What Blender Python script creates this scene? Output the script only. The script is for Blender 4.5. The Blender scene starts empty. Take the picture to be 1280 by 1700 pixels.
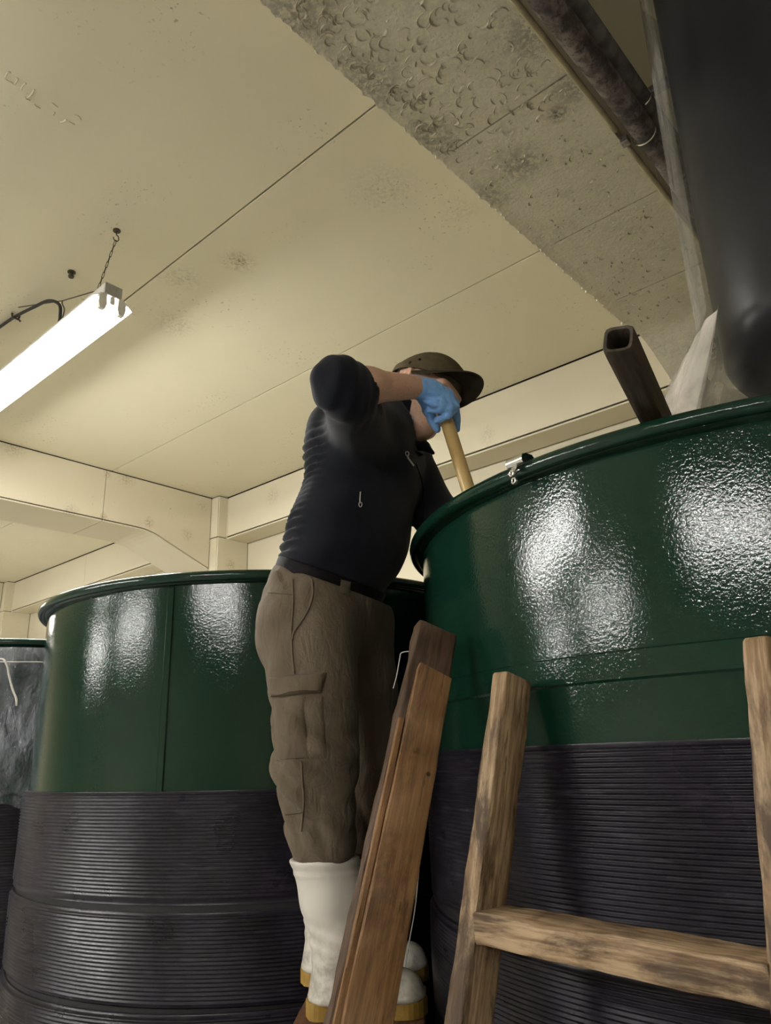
import bpy, bmesh, math, random
import numpy as np
from mathutils import Matrix, Vector
from mathutils.bvhtree import BVHTree

random.seed(7); RNG = np.random.default_rng(7)
SC = bpy.context.scene; COL = SC.collection

# ------------------------------------------------------------------ camera
CH = 1.45                                   # lens height above the floor
FPX, CX, CY = 1240., 640., 850.
PITCH, ROLL = math.radians(18.2), math.radians(1.8)
Fv = np.array([0, math.cos(PITCH), math.sin(PITCH)]); R0 = np.array([1., 0, 0]); U0 = np.cross(R0, Fv)
Rv = math.cos(ROLL)*R0 - math.sin(ROLL)*U0; Uv = math.sin(ROLL)*R0 + math.cos(ROLL)*U0
cam_d = bpy.data.cameras.new('camera'); cam = bpy.data.objects.new('camera', cam_d); COL.objects.link(cam)
cam.matrix_world = Matrix(((Rv[0], Uv[0], -Fv[0], 0), (Rv[1], Uv[1], -Fv[1], 0), (Rv[2], Uv[2], -Fv[2], CH), (0, 0, 0, 1)))
cam_d.sensor_fit = 'VERTICAL'; cam_d.sensor_height = 36; cam_d.lens = FPX/1700*36
cam_d.clip_start = 0.05
SC.camera = cam

# ------------------------------------------------------------------ world, exposure
wd = bpy.data.worlds.new('world'); SC.world = wd; wd.use_nodes = True
wd.node_tree.nodes['Background'].inputs[0].default_value = (0.02, 0.02, 0.022, 1)
SC.view_settings.view_transform = 'Standard'; SC.view_settings.look = 'None'
SC.view_settings.gamma = 1; SC.view_settings.use_curve_mapping = False
SC.view_settings.exposure = 1.0
TUBE_E = 70.0                               # glow of the fluorescent tubes

# ------------------------------------------------------------------ helpers
def W(x, y, Y):
    """the point of the room at forward distance Y seen at photo pixel x, y"""
    d = Rv*((x-CX)/FPX) + Uv*((CY-y)/FPX) + Fv
    p = d*(Y/d[1]); return np.array([p[0], p[1], p[2]+CH])
ANG = math.radians(-48.6)                   # the room's axes: A runs along the far wall, B towards it
AX = np.array([math.sin(ANG), math.cos(ANG), 0]); BX = np.array([math.cos(ANG), -math.sin(ANG), 0])
def AB(a, b, z): p = a*AX + b*BX; return np.array([p[0], p[1], z+CH])
WM = {}
def tag(o, label=None, cat=None, group=None, kind=None):
    if label: o['label'] = label
    if cat: o['category'] = cat
    if group: o['group'] = group
    if kind: o['kind'] = kind
    return o
def put(o, M, parent=None):
    COL.objects.link(o)
    if parent is not None:
        o.parent = parent; o.matrix_basis = WM[parent.name].inverted() @ M
    else: o.matrix_basis = M
    WM[o.name] = M
    return o
def empty(name, loc, label=None, cat=None, group=None, kind=None, parent=None):
    o = bpy.data.objects.new(name, None); o.empty_display_size = .05
    put(o, Matrix.Translation(Vector([float(v) for v in loc])), parent); return tag(o, label, cat, group, kind)
def frame(origin, x, y, z):
    M = Matrix.Identity(4)
    for i, v in enumerate((x, y, z, origin)):
        for j in range(3): M[j][i] = float(v[j])
    return M
def mk(name, verts, faces, mat, parent=None, M=None, smooth=False, auto=None):
    """one mesh object; verts are world points unless a frame M is given"""
    verts = np.asarray(verts, float)
    if M is None:
        c = np.array([(verts[:,0].min()+verts[:,0].max())/2, (verts[:,1].min()+verts[:,1].max())/2, verts[:,2].min()])
        verts = verts-c; M = Matrix.Translation(Vector(c))
    me = bpy.data.meshes.new(name); me.from_pydata(verts.tolist(), [], [list(map(int, f)) for f in faces]) if not isinstance(faces, np.ndarray) else me.from_pydata(verts.tolist(), [], faces.tolist())
    me.update()
    if smooth: me.polygons.foreach_set('use_smooth', [True]*len(me.polygons))
    if mat: me.materials.append(mat)
    if auto: me.set_sharp_from_angle(angle=math.radians(auto))
    return put(bpy.data.objects.new(name, me), M, parent)
def twin(src, M, parent=None):
    return put(bpy.data.objects.new(src.name.split('.')[0], src.data), M, parent)
def bm_out(bm):
    bm.normal_update(); v = [tuple(x.co) for x in bm.verts]; bm.verts.index_update()
    f = [[q.index for q in p.verts] for p in bm.faces]; bm.free(); return v, f
def box_vf(lo, hi, bevel=0, seg=1):
    bm = bmesh.new(); bmesh.ops.create_cube(bm, size=1)
    for v in bm.verts: v.co = Vector([lo[i]+(v.co[i]+.5)*(hi[i]-lo[i]) for i in range(3)])
    if bevel: bmesh.ops.bevel(bm, geom=bm.edges[:], offset=bevel, segments=seg, affect='EDGES', profile=.5)
    return bm_out(bm)
def box_ab(name, a0, a1, b0, b1, z0, z1, mat, parent=None, bevel=0):
    v, f = box_vf((a0, b0, z0), (a1, b1, z1), bevel)
    # a,b,z is left-handed in the room's axes: flip the faces
    return mk(name, [AB(*p) for p in v], [q[::-1] for q in f], mat, parent)
def lathe_vf(prof, seg, c=(0, 0), a0=0, a1=2*math.pi, closed_prof=False, radial=None):
    prof = np.asarray(prof, float); n = len(prof); full = abs(a1-a0-2*math.pi) < 1e-6
    m = seg if full else seg+1
    th = a0+(a1-a0)*np.arange(m)/seg
    r = prof[:, 0][None, :].repeat(m, 0); z = prof[:, 1][None, :].repeat(m, 0)
    if radial is not None: r, z = radial(th[:, None], r, z)
    V = np.stack([c[0]+r*np.cos(th)[:, None], c[1]+r*np.sin(th)[:, None], z], -1).reshape(-1, 3)
    i = np.arange(seg)[:, None]; j = np.arange(n if closed_prof else n-1)[None, :]
    i2 = (i+1) % m; j2 = (j+1) % n
    Fq = np.stack([i*n+j, i2*n+j, i2*n+j2, i*n+j2], -1).reshape(-1, 4)
    return V, Fq
def tube_vf(pts, rad, seg=8, cap=True, closed=False):
    pts = np.asarray(pts, float); n = len(pts); rad = np.broadcast_to(np.asarray(rad, float), (n,))
    V = []; Fc = []; up = None
    for i in range(n):
        if closed: t = pts[(i+1) % n]-pts[i-1]
        else: t = pts[min(i+1, n-1)]-pts[max(i-1, 0)]
        t = t/np.linalg.norm(t)
        if up is None:
            up = np.array([0, 0, 1.]) if abs(t[2]) < .9 else np.array([1., 0, 0])
        s = np.cross(t, up); s /= np.linalg.norm(s); up = np.cross(s, t)
        for k in range(seg):
            q = 2*math.pi*k/seg; V.append(pts[i]+rad[i]*(math.cos(q)*s+math.sin(q)*up))
    for i in range(n if closed else n-1):
        for k in range(seg):
            a = i*seg+k; b = i*seg+(k+1) % seg; i2 = (i+1) % n
            Fc.append([a, i2*seg+k, i2*seg+(k+1) % seg, b])
    if cap and not closed:
        Fc.append(list(range(seg))); Fc.append([(n-1)*seg+k for k in range(seg)][::-1])
    return V, Fc
def join(*parts):
    V = []; Fc = []
    for v, f in parts:
        o = len(V); V += [tuple(p) for p in v]; Fc += [[int(i)+o for i in q] for q in f]
    return V, Fc
def spline(pts, n):
    pts = np.asarray(pts, float); m = len(pts); out = []
    for s in np.linspace(0, m-1, n):
        i = min(int(s), m-2); t = s-i
        p0, p1, p2, p3 = pts[max(i-1, 0)], pts[i], pts[i+1], pts[min(i+2, m-1)]
        out.append(.5*((2*p1)+(-p0+p2)*t+(2*p0-5*p1+4*p2-p3)*t*t+(-p0+3*p1-3*p2+p3)*t**3))
    return np.array(out)
def unit(v): v = np.asarray(v, float); return v/np.linalg.norm(v)

# ------------------------------------------------------------------ materials
class N:
    """a small wrapper round a material's node tree"""
    def __init__(s, name):
        s.m = bpy.data.materials.new(name); s.m.use_nodes = True; s.t = s.m.node_tree
        s.b = s.t.nodes['Principled BSDF']; s.out = s.t.nodes['Material Output']
        s.co = s.t.nodes.new('ShaderNodeTexCoord'); s.geo = s.t.nodes.new('ShaderNodeNewGeometry')
    def new(s, k, **kw):
        n = s.t.nodes.new(k)
        for a, v in kw.items(): setattr(n, a, v)
        return n
    def ln(s, a, b): s.t.links.new(a, b)
    def set(s, sock, v):
        if hasattr(v, 'is_linked') or isinstance(v, bpy.types.NodeSocket): s.ln(v, sock)
        else: sock.default_value = v
    def pos(s, world=True, scale=(1, 1, 1), rot=(0, 0, 0)):
        mp = s.new('ShaderNodeMapping'); mp.inputs['Scale'].default_value = scale; mp.inputs['Rotation'].default_value = rot
        s.ln(s.geo.outputs['Position'] if world else s.co.outputs['Object'], mp.inputs['Vector']); return mp.outputs[0]
    def noise(s, vec, scale, detail=3, rough=.5, dist=0):
        n = s.new('ShaderNodeTexNoise'); s.ln(vec, n.inputs['Vector'])
        for k, v in (('Scale', scale), ('Detail', detail), ('Roughness', rough), ('Distortion', dist)): n.inputs[k].default_value = v
        return n.outputs['Fac']
    def ramp(s, f, lo, hi, a=0., b=1.):
        n = s.new('ShaderNodeMapRange'); n.interpolation_type = 'SMOOTHSTEP'; s.ln(f, n.inputs[0])
        for i, v in ((1, lo), (2, hi), (3, a), (4, b)): n.inputs[i].default_value = v
        return n.outputs[0]
    def math(s, op, a, b=None):
        n = s.new('ShaderNodeMath', operation=op); s.set(n.inputs[0], a)
        if b is not None: s.set(n.inputs[1], b)
        return n.outputs[0]
    def mix(s, f, a, b):
        n = s.new('ShaderNodeMix', data_type='RGBA'); s.set(n.inputs['Factor'], f)
        for k, v in (('A', a), ('B', b)):
            sock = [i for i in n.inputs if i.name == k and i.type == 'RGBA'][0]
            s.set(sock, (*v, 1) if isinstance(v, tuple) and len(v) == 3 else v)
        return [o for o in n.outputs if o.type == 'RGBA'][0]
    def bump(s, h, strength=.3, dist=.002, prev=None):
        n = s.new('ShaderNodeBump'); s.ln(h, n.inputs['Height']); n.inputs['Strength'].default_value = strength; n.inputs['Distance'].default_value = dist
        if prev is not None: s.ln(prev, n.inputs['Normal'])
        return n.outputs[0]
    def blob(s, p, r):
        """1 at world point p falling to 0 at distance r"""
        n = s.new('ShaderNodeVectorMath', operation='DISTANCE'); s.ln(s.geo.outputs['Position'], n.inputs[0]); n.inputs[1].default_value = tuple(float(v) for v in p)
        return s.ramp(n.outputs['Value'], 0, r, 1, 0)
    def fin(s, base=None, rough=None, nrm=None, **kw):
        if base is not None: s.set(s.b.inputs['Base Color'], (*base, 1) if isinstance(base, tuple) and len(base) == 3 else base)
        if rough is not None: s.set(s.b.inputs['Roughness'], rough)
        if nrm is not None: s.ln(nrm, s.b.inputs['Normal'])
        for k, v in kw.items(): s.set(s.b.inputs[k.replace('_', ' ')], v)
        return s.m
def simple(name, c1, c2=None, scale=30, rough=.5, bump=0, bscale=200, world=False, **kw):
    n = N(name); p = n.pos(world)
    base = n.mix(n.ramp(n.noise(p, scale, 4), .35, .65), c1, c2) if c2 else c1
    nr = n.bump(n.noise(p, bscale, 3), bump, .002) if bump else None
    return n.fin(base, rough, nr, **kw)

def ceiling_mat(name, tint, spots=(), speck=.62):
    n = N(name); p = n.pos()
    base = n.mix(n.noise(p, 1.3, 4), tuple(c*.93 for c in tint), tuple(min(1, c*1.05) for c in tint))
    # clusters of small specks and scuffs
    cl = n.ramp(n.noise(p, 2.1, 3), .5, .66)
    sp = n.ramp(n.noise(p, 46, 3, .6), speck, speck+.07)
    f = n.math('MULTIPLY', cl, sp)
    f = n.math('MULTIPLY', f, .55)
    base = n.mix(f, base, (.16, .13, .085))
    for q, r, col, amt in spots:
        g = n.math('MULTIPLY', n.blob(q, r), 1.15)
        g = n.math('MULTIPLY', g, n.ramp(n.noise(p, 70, 5, .7), .40, .66))
        base = n.mix(n.math('MULTIPLY', g, amt*.8), base, col)
    nr = n.bump(n.noise(p, 60, 4), .12, .003)
    return n.fin(base, .55, nr, Specular_IOR_Level=.3)
CREAM = (.80, .74, .55)
m_ceil = ceiling_mat('cream_ceiling_paint', CREAM, [
    (AB(2.63, 1.92, 2.4), .13, (.22, .17, .10), .75), (AB(2.62, 1.925, 2.4), .045, (.30, .15, .03), .95),
    (AB(2.95, 1.80, 2.4), .16, (.30, .28, .20), .55), (AB(3.35, 2.02, 2.4), .2, (.30, .28, .2), .5),
    (AB(1.75, 2.05, 2.4), .22, (.30, .27, .2), .4), (AB(1.6, 2.4, 2.4), .14, (.3, .27, .2), .35)])
m_wallp = ceiling_mat('cream_wall_paint', (.70, .635, .475), [
    (AB(5.676, 3.30, 2.02), .07, (.26, .17, .06), .9), (AB(5.676, 2.88, 2.36), .05, (.25, .17, .08), 1.), (AB(5.676, 2.88, 1.98), .05, (.25, .17, .08), .9),
    (AB(5.676, 3.70, 1.99), .09, (.3, .22, .12), .7), (AB(5.676, 2.1, 2.38), .12, (.3, .22, .12), .8), (AB(5.676, 3.05, 2.38), .12, (.3, .22, .12), .8), (AB(5.676, 2.6, 1.96), .1, (.3, .2, .1), .7),
    (AB(5.676, 3.85, 2.3), .1, (.4, .32, .2), .6), (AB(5.56, 4.1, 1.75), .08, (.3, .22, .12), .8), (AB(4.9, 4.044, 2.25), .13, (.38, .33, .22), .7), (AB(2.6, 4.044, 2.1), .1, (.38, .33, .22), .6)], speck=.66)
m_soffit_n = N('flaking_beam_paint')
def _soffit():
    n = m_soffit_n; p = n.pos()
    base = n.mix(n.noise(p, 3, 4), (.86, .81, .63), (.76, .70, .53))
    dirt = n.math('MULTIPLY', n.ramp(n.noise(p, 5, 4), .42, .68), n.ramp(n.noise(p, 40, 5, .7), .42, .62))
    base = n.mix(n.math('MULTIPLY', dirt, .22), base, (.20, .17, .12))
    sp = n.ramp(n.noise(p, 75, 3, .6), .64, .72)
    base = n.mix(n.math('MULTIPLY', sp, .45), base, (.09, .075, .05))
    for q, r, amt in ((AB(.80, 1.80, 1.94), .05, 1.), (AB(1.0, 1.9, 1.94), .13, .6), (AB(.86, 3.5, 1.85), .22, 1.), (AB(.72, 1.5, 1.94), .16, .55), (AB(.71, 1.75, 1.94), .12, .55), (AB(1.17, 1.0, 1.94), .2, .5), (AB(1.17, 1.3, 1.94), .2, .5), (AB(1.17, 1.6, 1.94), .16, .5), (AB(1.17, 1.95, 1.94), .12, .5)):
        g = n.math('MULTIPLY', n.blob(q, r), n.ramp(n.noise(p, 60, 5, .7), .35, .6))
        base = n.mix(n.math('MULTIPLY', g, amt), base, (.05, .045, .035))
    h = n.math('ADD', n.noise(p, 26, 5, .6), n.math('MULTIPLY', n.noise(p, 90, 3), .5))
    return n.fin(base, .7, n.bump(h, .55, .008))
m_soffit = _soffit()
m_flake = simple('lifted_paint_flake', (.62, .56, .42), (.42, .37, .26), 40, .7, world=True)
m_gap = simple('dark_joint', (.035, .03, .022), rough=.9)
m_floor = simple('pale_epoxy_floor', (.36, .355, .34), (.29, .285, .27), 3, .45, .2, 60, True)

def paint_mat(name, c, spec=.55):
    n = N(name); p = n.pos()
    base = n.mix(n.noise(p, 2.5, 4), c, tuple(v*1.25 for v in c))
    h1 = n.bump(n.noise(p, 185, 2, .5), .17, .002)
    h2 = n.bump(n.noise(p, 420, 1), .10, .001, h1)
    return n.fin(base, n.ramp(n.noise(p, 6, 3), .3, .7, .06, .10), h2, Specular_IOR_Level=spec, Coat_Weight=.0)
m_green = paint_mat('dark_green_enamel', (.0045, .025, .015), .42)
def jacket_mat(name, c1, c2):
    n = N(name); p = n.pos()
    base = n.mix(n.ramp(n.noise(p, 9, 5, .65), .38, .66), c1, c2)
    base = n.mix(n.math('MULTIPLY', n.ramp(n.noise(n.pos(True, (1, 1, 7)), 16, 4, .6), .52, .7), .5), base, (.045, .039, .052))
    return n.fin(base, n.ramp(n.noise(p, 8, 2), .3, .7, .27, .36), n.bump(n.noise(p, 300, 2), .12, .001), Specular_IOR_Level=.3)
m_jack = jacket_mat('black_ribbed_plastic', (.006, .005, .0095), (.015, .012, .022))
m_gap_b = simple('black_rubber_lining', (.008, .007, .009), rough=.6)
m_inner = simple('tank_enamel_lining', (.25, .30, .27), (.2, .25, .22), 4, .3)
m_liquid = simple('cloudy_mash', (.55, .5, .36), (.62, .57, .42), 20, .3, .3, 60)

def wood_mat(name, c1, c2, dark, grime=.5, scale=1., knots=()):
    """grain along the object's own Z"""
    n = N(name); p = n.pos(False, (1, 1, .06)); q = n.pos(False, (1, 1, .28))
    g = n.noise(p, 130*scale, 4, .6, .4)
    base = n.mix(n.ramp(g, .38, .62), c1, c2)
    st = n.ramp(n.noise(q, 16, 6, .72, .5), .42, .64)
    base = n.mix(n.math('MULTIPLY', st, grime), base, dark)
    fl = n.ramp(n.noise(n.pos(False, (1, 1, .15)), 95, 3, .6), .62, .72)
    base = n.mix(n.math('MULTIPLY', fl, .6), base, tuple(v*.55 for v in dark))
    for kp, kr in knots or ():
        base = n.mix(n.math('MULTIPLY', n.ramp(n.math('ADD', n.blob(kp, kr), n.math('MULTIPLY', n.noise(n.pos(), 80, 3), .5)), .55, .85), .9), base, tuple(v*.5 for v in dark))
    h = n.math('ADD', g, n.noise(q, 30, 4))
    return n.fin(base, .62, n.bump(h, .5, .002), Specular_IOR_Level=.35)
m_wood = wood_mat('worn_pale_wood', (.24, .15, .078), (.44, .315, .19), (.05, .029, .017), .92)
m_wood_dk = wood_mat('dark_weathered_wood', (.075, .042, .024), (.11, .065, .04), (.03, .018, .011), .6)
m_board = wood_mat('planed_brown_board', (.21, .11, .045), (.27, .15, .066), (.06, .03, .015), .75, 1., [(W(688, 1248, 1.365), .026), (W(636, 1487, 1.31), .024), (W(662, 1270, 1.355), .008), (W(712, 1285, 1.35), .008)])
m_tread = wood_mat('red_brown_tread', (.13, .055, .03), (.17, .075, .04), (.05, .025, .015), .5)

m_shirt = simple('navy_black_fleece', (.0062, .0074, .0130), (.0078, .0090, .0155), 60, .85, .35, 500, True, Sheen_Weight=.12, Specular_IOR_Level=.15)
def trouser_mat():
    n = N('khaki_cotton'); p = n.pos()
    base = n.mix(n.noise(p, 14, 4), (.115, .088, .060), (.15, .117, .081))
    h = n.math('ADD', n.noise(n.pos(True, (1, 1, .5)), 38, 4, .55, .6), n.math('MULTIPLY', n.noise(p, 700, 2), .12))
    return n.fin(base, .8, n.bump(h, .7, .009), Sheen_Weight=.05, Specular_IOR_Level=.2)
m_trou = trouser_mat()
m_belt = simple('black_leather', (.006, .0045, .006), rough=.7, bump=.2, bscale=300, Specular_IOR_Level=.15)
def boot_mat():
    n = N('off_white_rubber'); p = n.pos()
    base = n.mix(n.noise(p, 10, 4), (.62, .585, .51), (.70, .665, .59))
    low = n.new('ShaderNodeSeparateXYZ'); n.ln(n.geo.outputs['Position'], low.inputs[0])
    # grime gathered on the foot of the boot
    d = n.math('MULTIPLY', n.ramp(low.outputs[2], CH-.40, CH-.27, 1, .0), n.ramp(n.noise(p, 26, 5, .65), .40, .66))
    base = n.mix(n.math('MULTIPLY', d, .55), base, (.16, .125, .085))
    return n.fin(base, .45, n.bump(n.noise(p, 90, 3), .1, .002))
m_boot = boot_mat()
m_sole = simple('ochre_rubber', (.36, .22, .04), (.30, .18, .03), 40, .6, .2)
m_glove = None
def glove_mat():
    n = N('blue_nitrile'); p = n.pos()
    base = n.mix(n.noise(p, 40, 3), (.21, .46, .95), (.27, .53, .98))
    h = n.math('ADD', n.noise(p, 120, 4, .6, 1.2), n.math('MULTIPLY', n.noise(p, 45, 3, .5, 1), 1.2))
    return n.fin(base, .42, n.bump(h, .5, .004), Subsurface_Weight=.0)
m_glove = glove_mat()
def skin_mat():
    n = N('skin'); p = n.pos()
    base = n.mix(n.noise(p, 22, 4), (.64, .38, .265), (.72, .46, .33))
    base = n.mix(n.math('MULTIPLY', n.ramp(n.noise(p, 240, 3), .55, .72), .35), base, (.26, .13, .08))
    return n.fin(base, .5, n.bump(n.noise(p, 200, 3), .15, .002), Subsurface_Weight=.12, Subsurface_Scale=.01)
m_skin = skin_mat()
m_cap = simple('olive_cotton_twill', (.085, .066, .036), (.10, .078, .044), 50, .85, .25, 600, True, Specular_IOR_Level=.2)
m_cap_dk = simple('dark_olive_brim', (.036, .027, .017), (.044, .033, .021), 50, .9, .2, 600, True, Specular_IOR_Level=.2)
m_eye = simple('eye_white', (.6, .57, .52), rough=.2)
m_iris = simple('dark_iris', (.03, .02, .012), rough=.15)
m_hair = simple('short_grey_brown_hair', (.10, .07, .05), (.16, .13, .1), 300, .7, .5, 400, True)
m_steel = simple('polished_steel', (.75, .74, .72), rough=.18, Metallic=1.0)
m_zip = simple('pale_zip_metal', (.5, .48, .45), rough=.5, Metallic=.3)
m_chrome_dk = simple('tarnished_steel', (.36, .34, .32), (.2, .18, .16), 60, .38, .2, 150, Metallic=.9)
m_pole = simple('tan_plastic_pole', (.58, .39, .15), (.63, .44, .18), 8, .3)
m_sqt = wood_mat('stained_hollow_post', (.062, .046, .032), (.095, .072, .05), (.028, .021, .016), .6)
m_white = simple('white_enamel', (.78, .77, .73), rough=.35)
m_galv = simple('grey_enamel', (.42, .42, .40), (.36, .36, .34), 60, .45)
m_wire = simple('dark_wire', (.10, .085, .06), rough=.5, Metallic=.7)
m_cable = simple('black_cable', (.02, .02, .022), rough=.5)
m_ties = simple('grey_cable_tie', (.14, .13, .12), rough=.5)
m_string = simple('white_cotton_string', (.62, .58, .52), rough=.9)
def pipe_mat():
    n = N('grimy_pipe_lagging'); p = n.pos()
    base = n.mix(n.ramp(n.noise(p, 13, 5, .65), .36, .64), (.045, .036, .032), (.24, .20, .175))
    base = n.mix(n.math('MULTIPLY', n.ramp(n.noise(p, 55, 5, .7, .6), .50, .66), .85), base, (.022, .017, .014))
    return n.fin(base, .7, n.bump(n.noise(p, 50, 5, .7), .7, .007))
m_pipe = pipe_mat()
m_pipe2 = simple('grey_dirty_pipe', (.19, .175, .16), (.09, .08, .072), 22, .65, .4, 60, True)
m_conduit = simple('yellowed_conduit', (.46, .40, .24), (.36, .31, .18), 20, .5, .2, 80, True)
m_drum = simple('charcoal_vinyl', (.009, .010, .013), (.012, .013, .017), 5, .34, .25, 14, True, Specular_IOR_Level=.25)
def film_mat(name, alpha, tint, rough=.16, crinkle=14, bs=.6, trans=.5):
    n = N(name); p = n.pos(True, (1, 1, trans))
    tr = n.new('ShaderNodeBsdfTransparent'); tr.inputs[0].default_value = (.96, .96, .96, 1)
    mx = n.new('ShaderNodeMixShader')
    h = n.math('ADD', n.noise(p, crinkle, 4, .6, 1.5), n.math('MULTIPLY', n.noise(p, crinkle*4, 3, .6, 1.), .3))
    n.fin(tint, rough, n.bump(h, bs, .02), Specular_IOR_Level=.8)
    f = n.ramp(n.noise(p, crinkle*.5, 4, .6, 1.), .3, .75, alpha*.3, min(1, alpha*1.7))
    n.ln(f, mx.inputs[0]); n.ln(tr.outputs[0], mx.inputs[1]); n.ln(n.b.outputs[0], mx.inputs[2])
    n.ln(mx.outputs[0], n.out.inputs['Surface']); return n.m
m_film = film_mat('clear_plastic_film', .05, (.40, .40, .42), .12, 8, .6, .12)
m_film4 = film_mat('gathered_plastic_film', .36, (.60, .57, .52), .14, 10, .7, .10)
m_film2 = film_mat('milky_plastic_skirt', .8, (.80, .75, .68), .2, 9)
m_film3 = film_mat('crumpled_clear_wrap', .55, (.30, .31, .37), .13, 16, 1., .5)
m_lens = N('fluorescent_glow').fin((.9, .9, .9), .4, Emission_Color=(1., .985, .95, 1), Emission_Strength=TUBE_E)

# ------------------------------------------------------------------ the room
ZC = 2.40; BF = 4.044; BW = 4.30; ZS = 1.94
A_LO, A_HI, B_LO = -5.2, 15.6, -11.0
def struct(o): o['kind'] = 'structure'; return o
struct(box_ab('floor', A_LO, A_HI, B_LO, BW, -CH-.15, -CH, m_floor))
ceil = struct(box_ab('ceiling', A_LO, A_HI, B_LO, BW, ZC+.012, ZC+.2, m_gap))
struct(box_ab('wall_far', A_LO, A_HI, BW, BW+.2, -CH, ZC+.2, m_wallp))
struct(box_ab('wall_behind', A_LO, A_HI, B_LO-.2, B_LO, -CH, ZC+.2, m_wallp))
struct(box_ab('wall_left', A_HI, A_HI+.2, B_LO, BW, -CH, ZC+.2, m_wallp))
struct(box_ab('wall_right', A_LO-.2, A_LO, B_LO, BW, -CH, ZC+.2, m_wallp))
BEAMS = [(.70, 1.18), (5.676, 6.19), (10.38, 10.9)]
# ceiling boards, one mesh per board, in the bays between the beams
bays = [(A_LO, .70), (1.18, 5.676), (6.19, 10.38), (10.9, A_HI)]
seams = [BF, 2.92, 1.70] + [1.70-1.22*k for k in range(1, 11)]
for a0, a1 in bays:
    for k in range(len(seams)-1):
        box_ab('ceiling_panel', a0, a1, seams[k+1]+.004, seams[k]-.004, ZC, ZC+.012, m_ceil, ceil, .0015)
# boxed-in beam along the far wall: face boards and soffit boards
tb = struct(box_ab('wall_beam', A_LO, A_HI, BF+.014, BW, 1.99+.014, ZC+.012, m_gap))
cuts = [A_LO, -1.2, 1.2, 3.6, 5.55, 6.30, 8.3, 10.27, 11.0, 13.2, A_HI]
for k in range(len(cuts)-1):
    box_ab('face_board', cuts[k]+.002, cuts[k+1]-.002, BF, BF+.014, 2.013, ZC-.009, m_wallp, tb, .0015)
    box_ab('soffit_board', cuts[k]+.002, cuts[k+1]-.002, BF+.004, BW-.018, 1.99, 2.003, m_wallp, tb, .0015)

def haunch_z(b):
    """underside of a beam: level, then a curved haunch dropping towards the wall"""
    if b < 3.20: return ZS
    if b < 3.45: t = (b-3.20)/.25; return ZS-.055*t*t
    return ZS-.055-(b-3.45)*.39
def prism_b(name, a0, a1, bs, zt, mat, parent, zoff=0, ragged=False):
    """slab between a0 and a1 whose underside follows the haunch"""
    V = []; n = len(bs)
    for b in bs:
        zb = haunch_z(b)+zoff
        V += [AB(a0, b, zb), AB(a1, b, zb), AB(a1, b, zt), AB(a0, b, zt)]
    Fc = [[0, 1, 2, 3], [4*(n-1)+3, 4*(n-1)+2, 4*(n-1)+1, 4*(n-1)]]
    for i in range(n-1):
        for k in range(4): Fc.append([4*i+k, 4*(i+1)+k, 4*(i+1)+(k+1) % 4, 4*i+(k+1) % 4])
    return mk(name, V, Fc, mat, parent)
def brange(b0, b1): return [b0] + [b for b in np.arange(3.2, 3.96, .05) if b0 < b < b1] + [b1]
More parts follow.
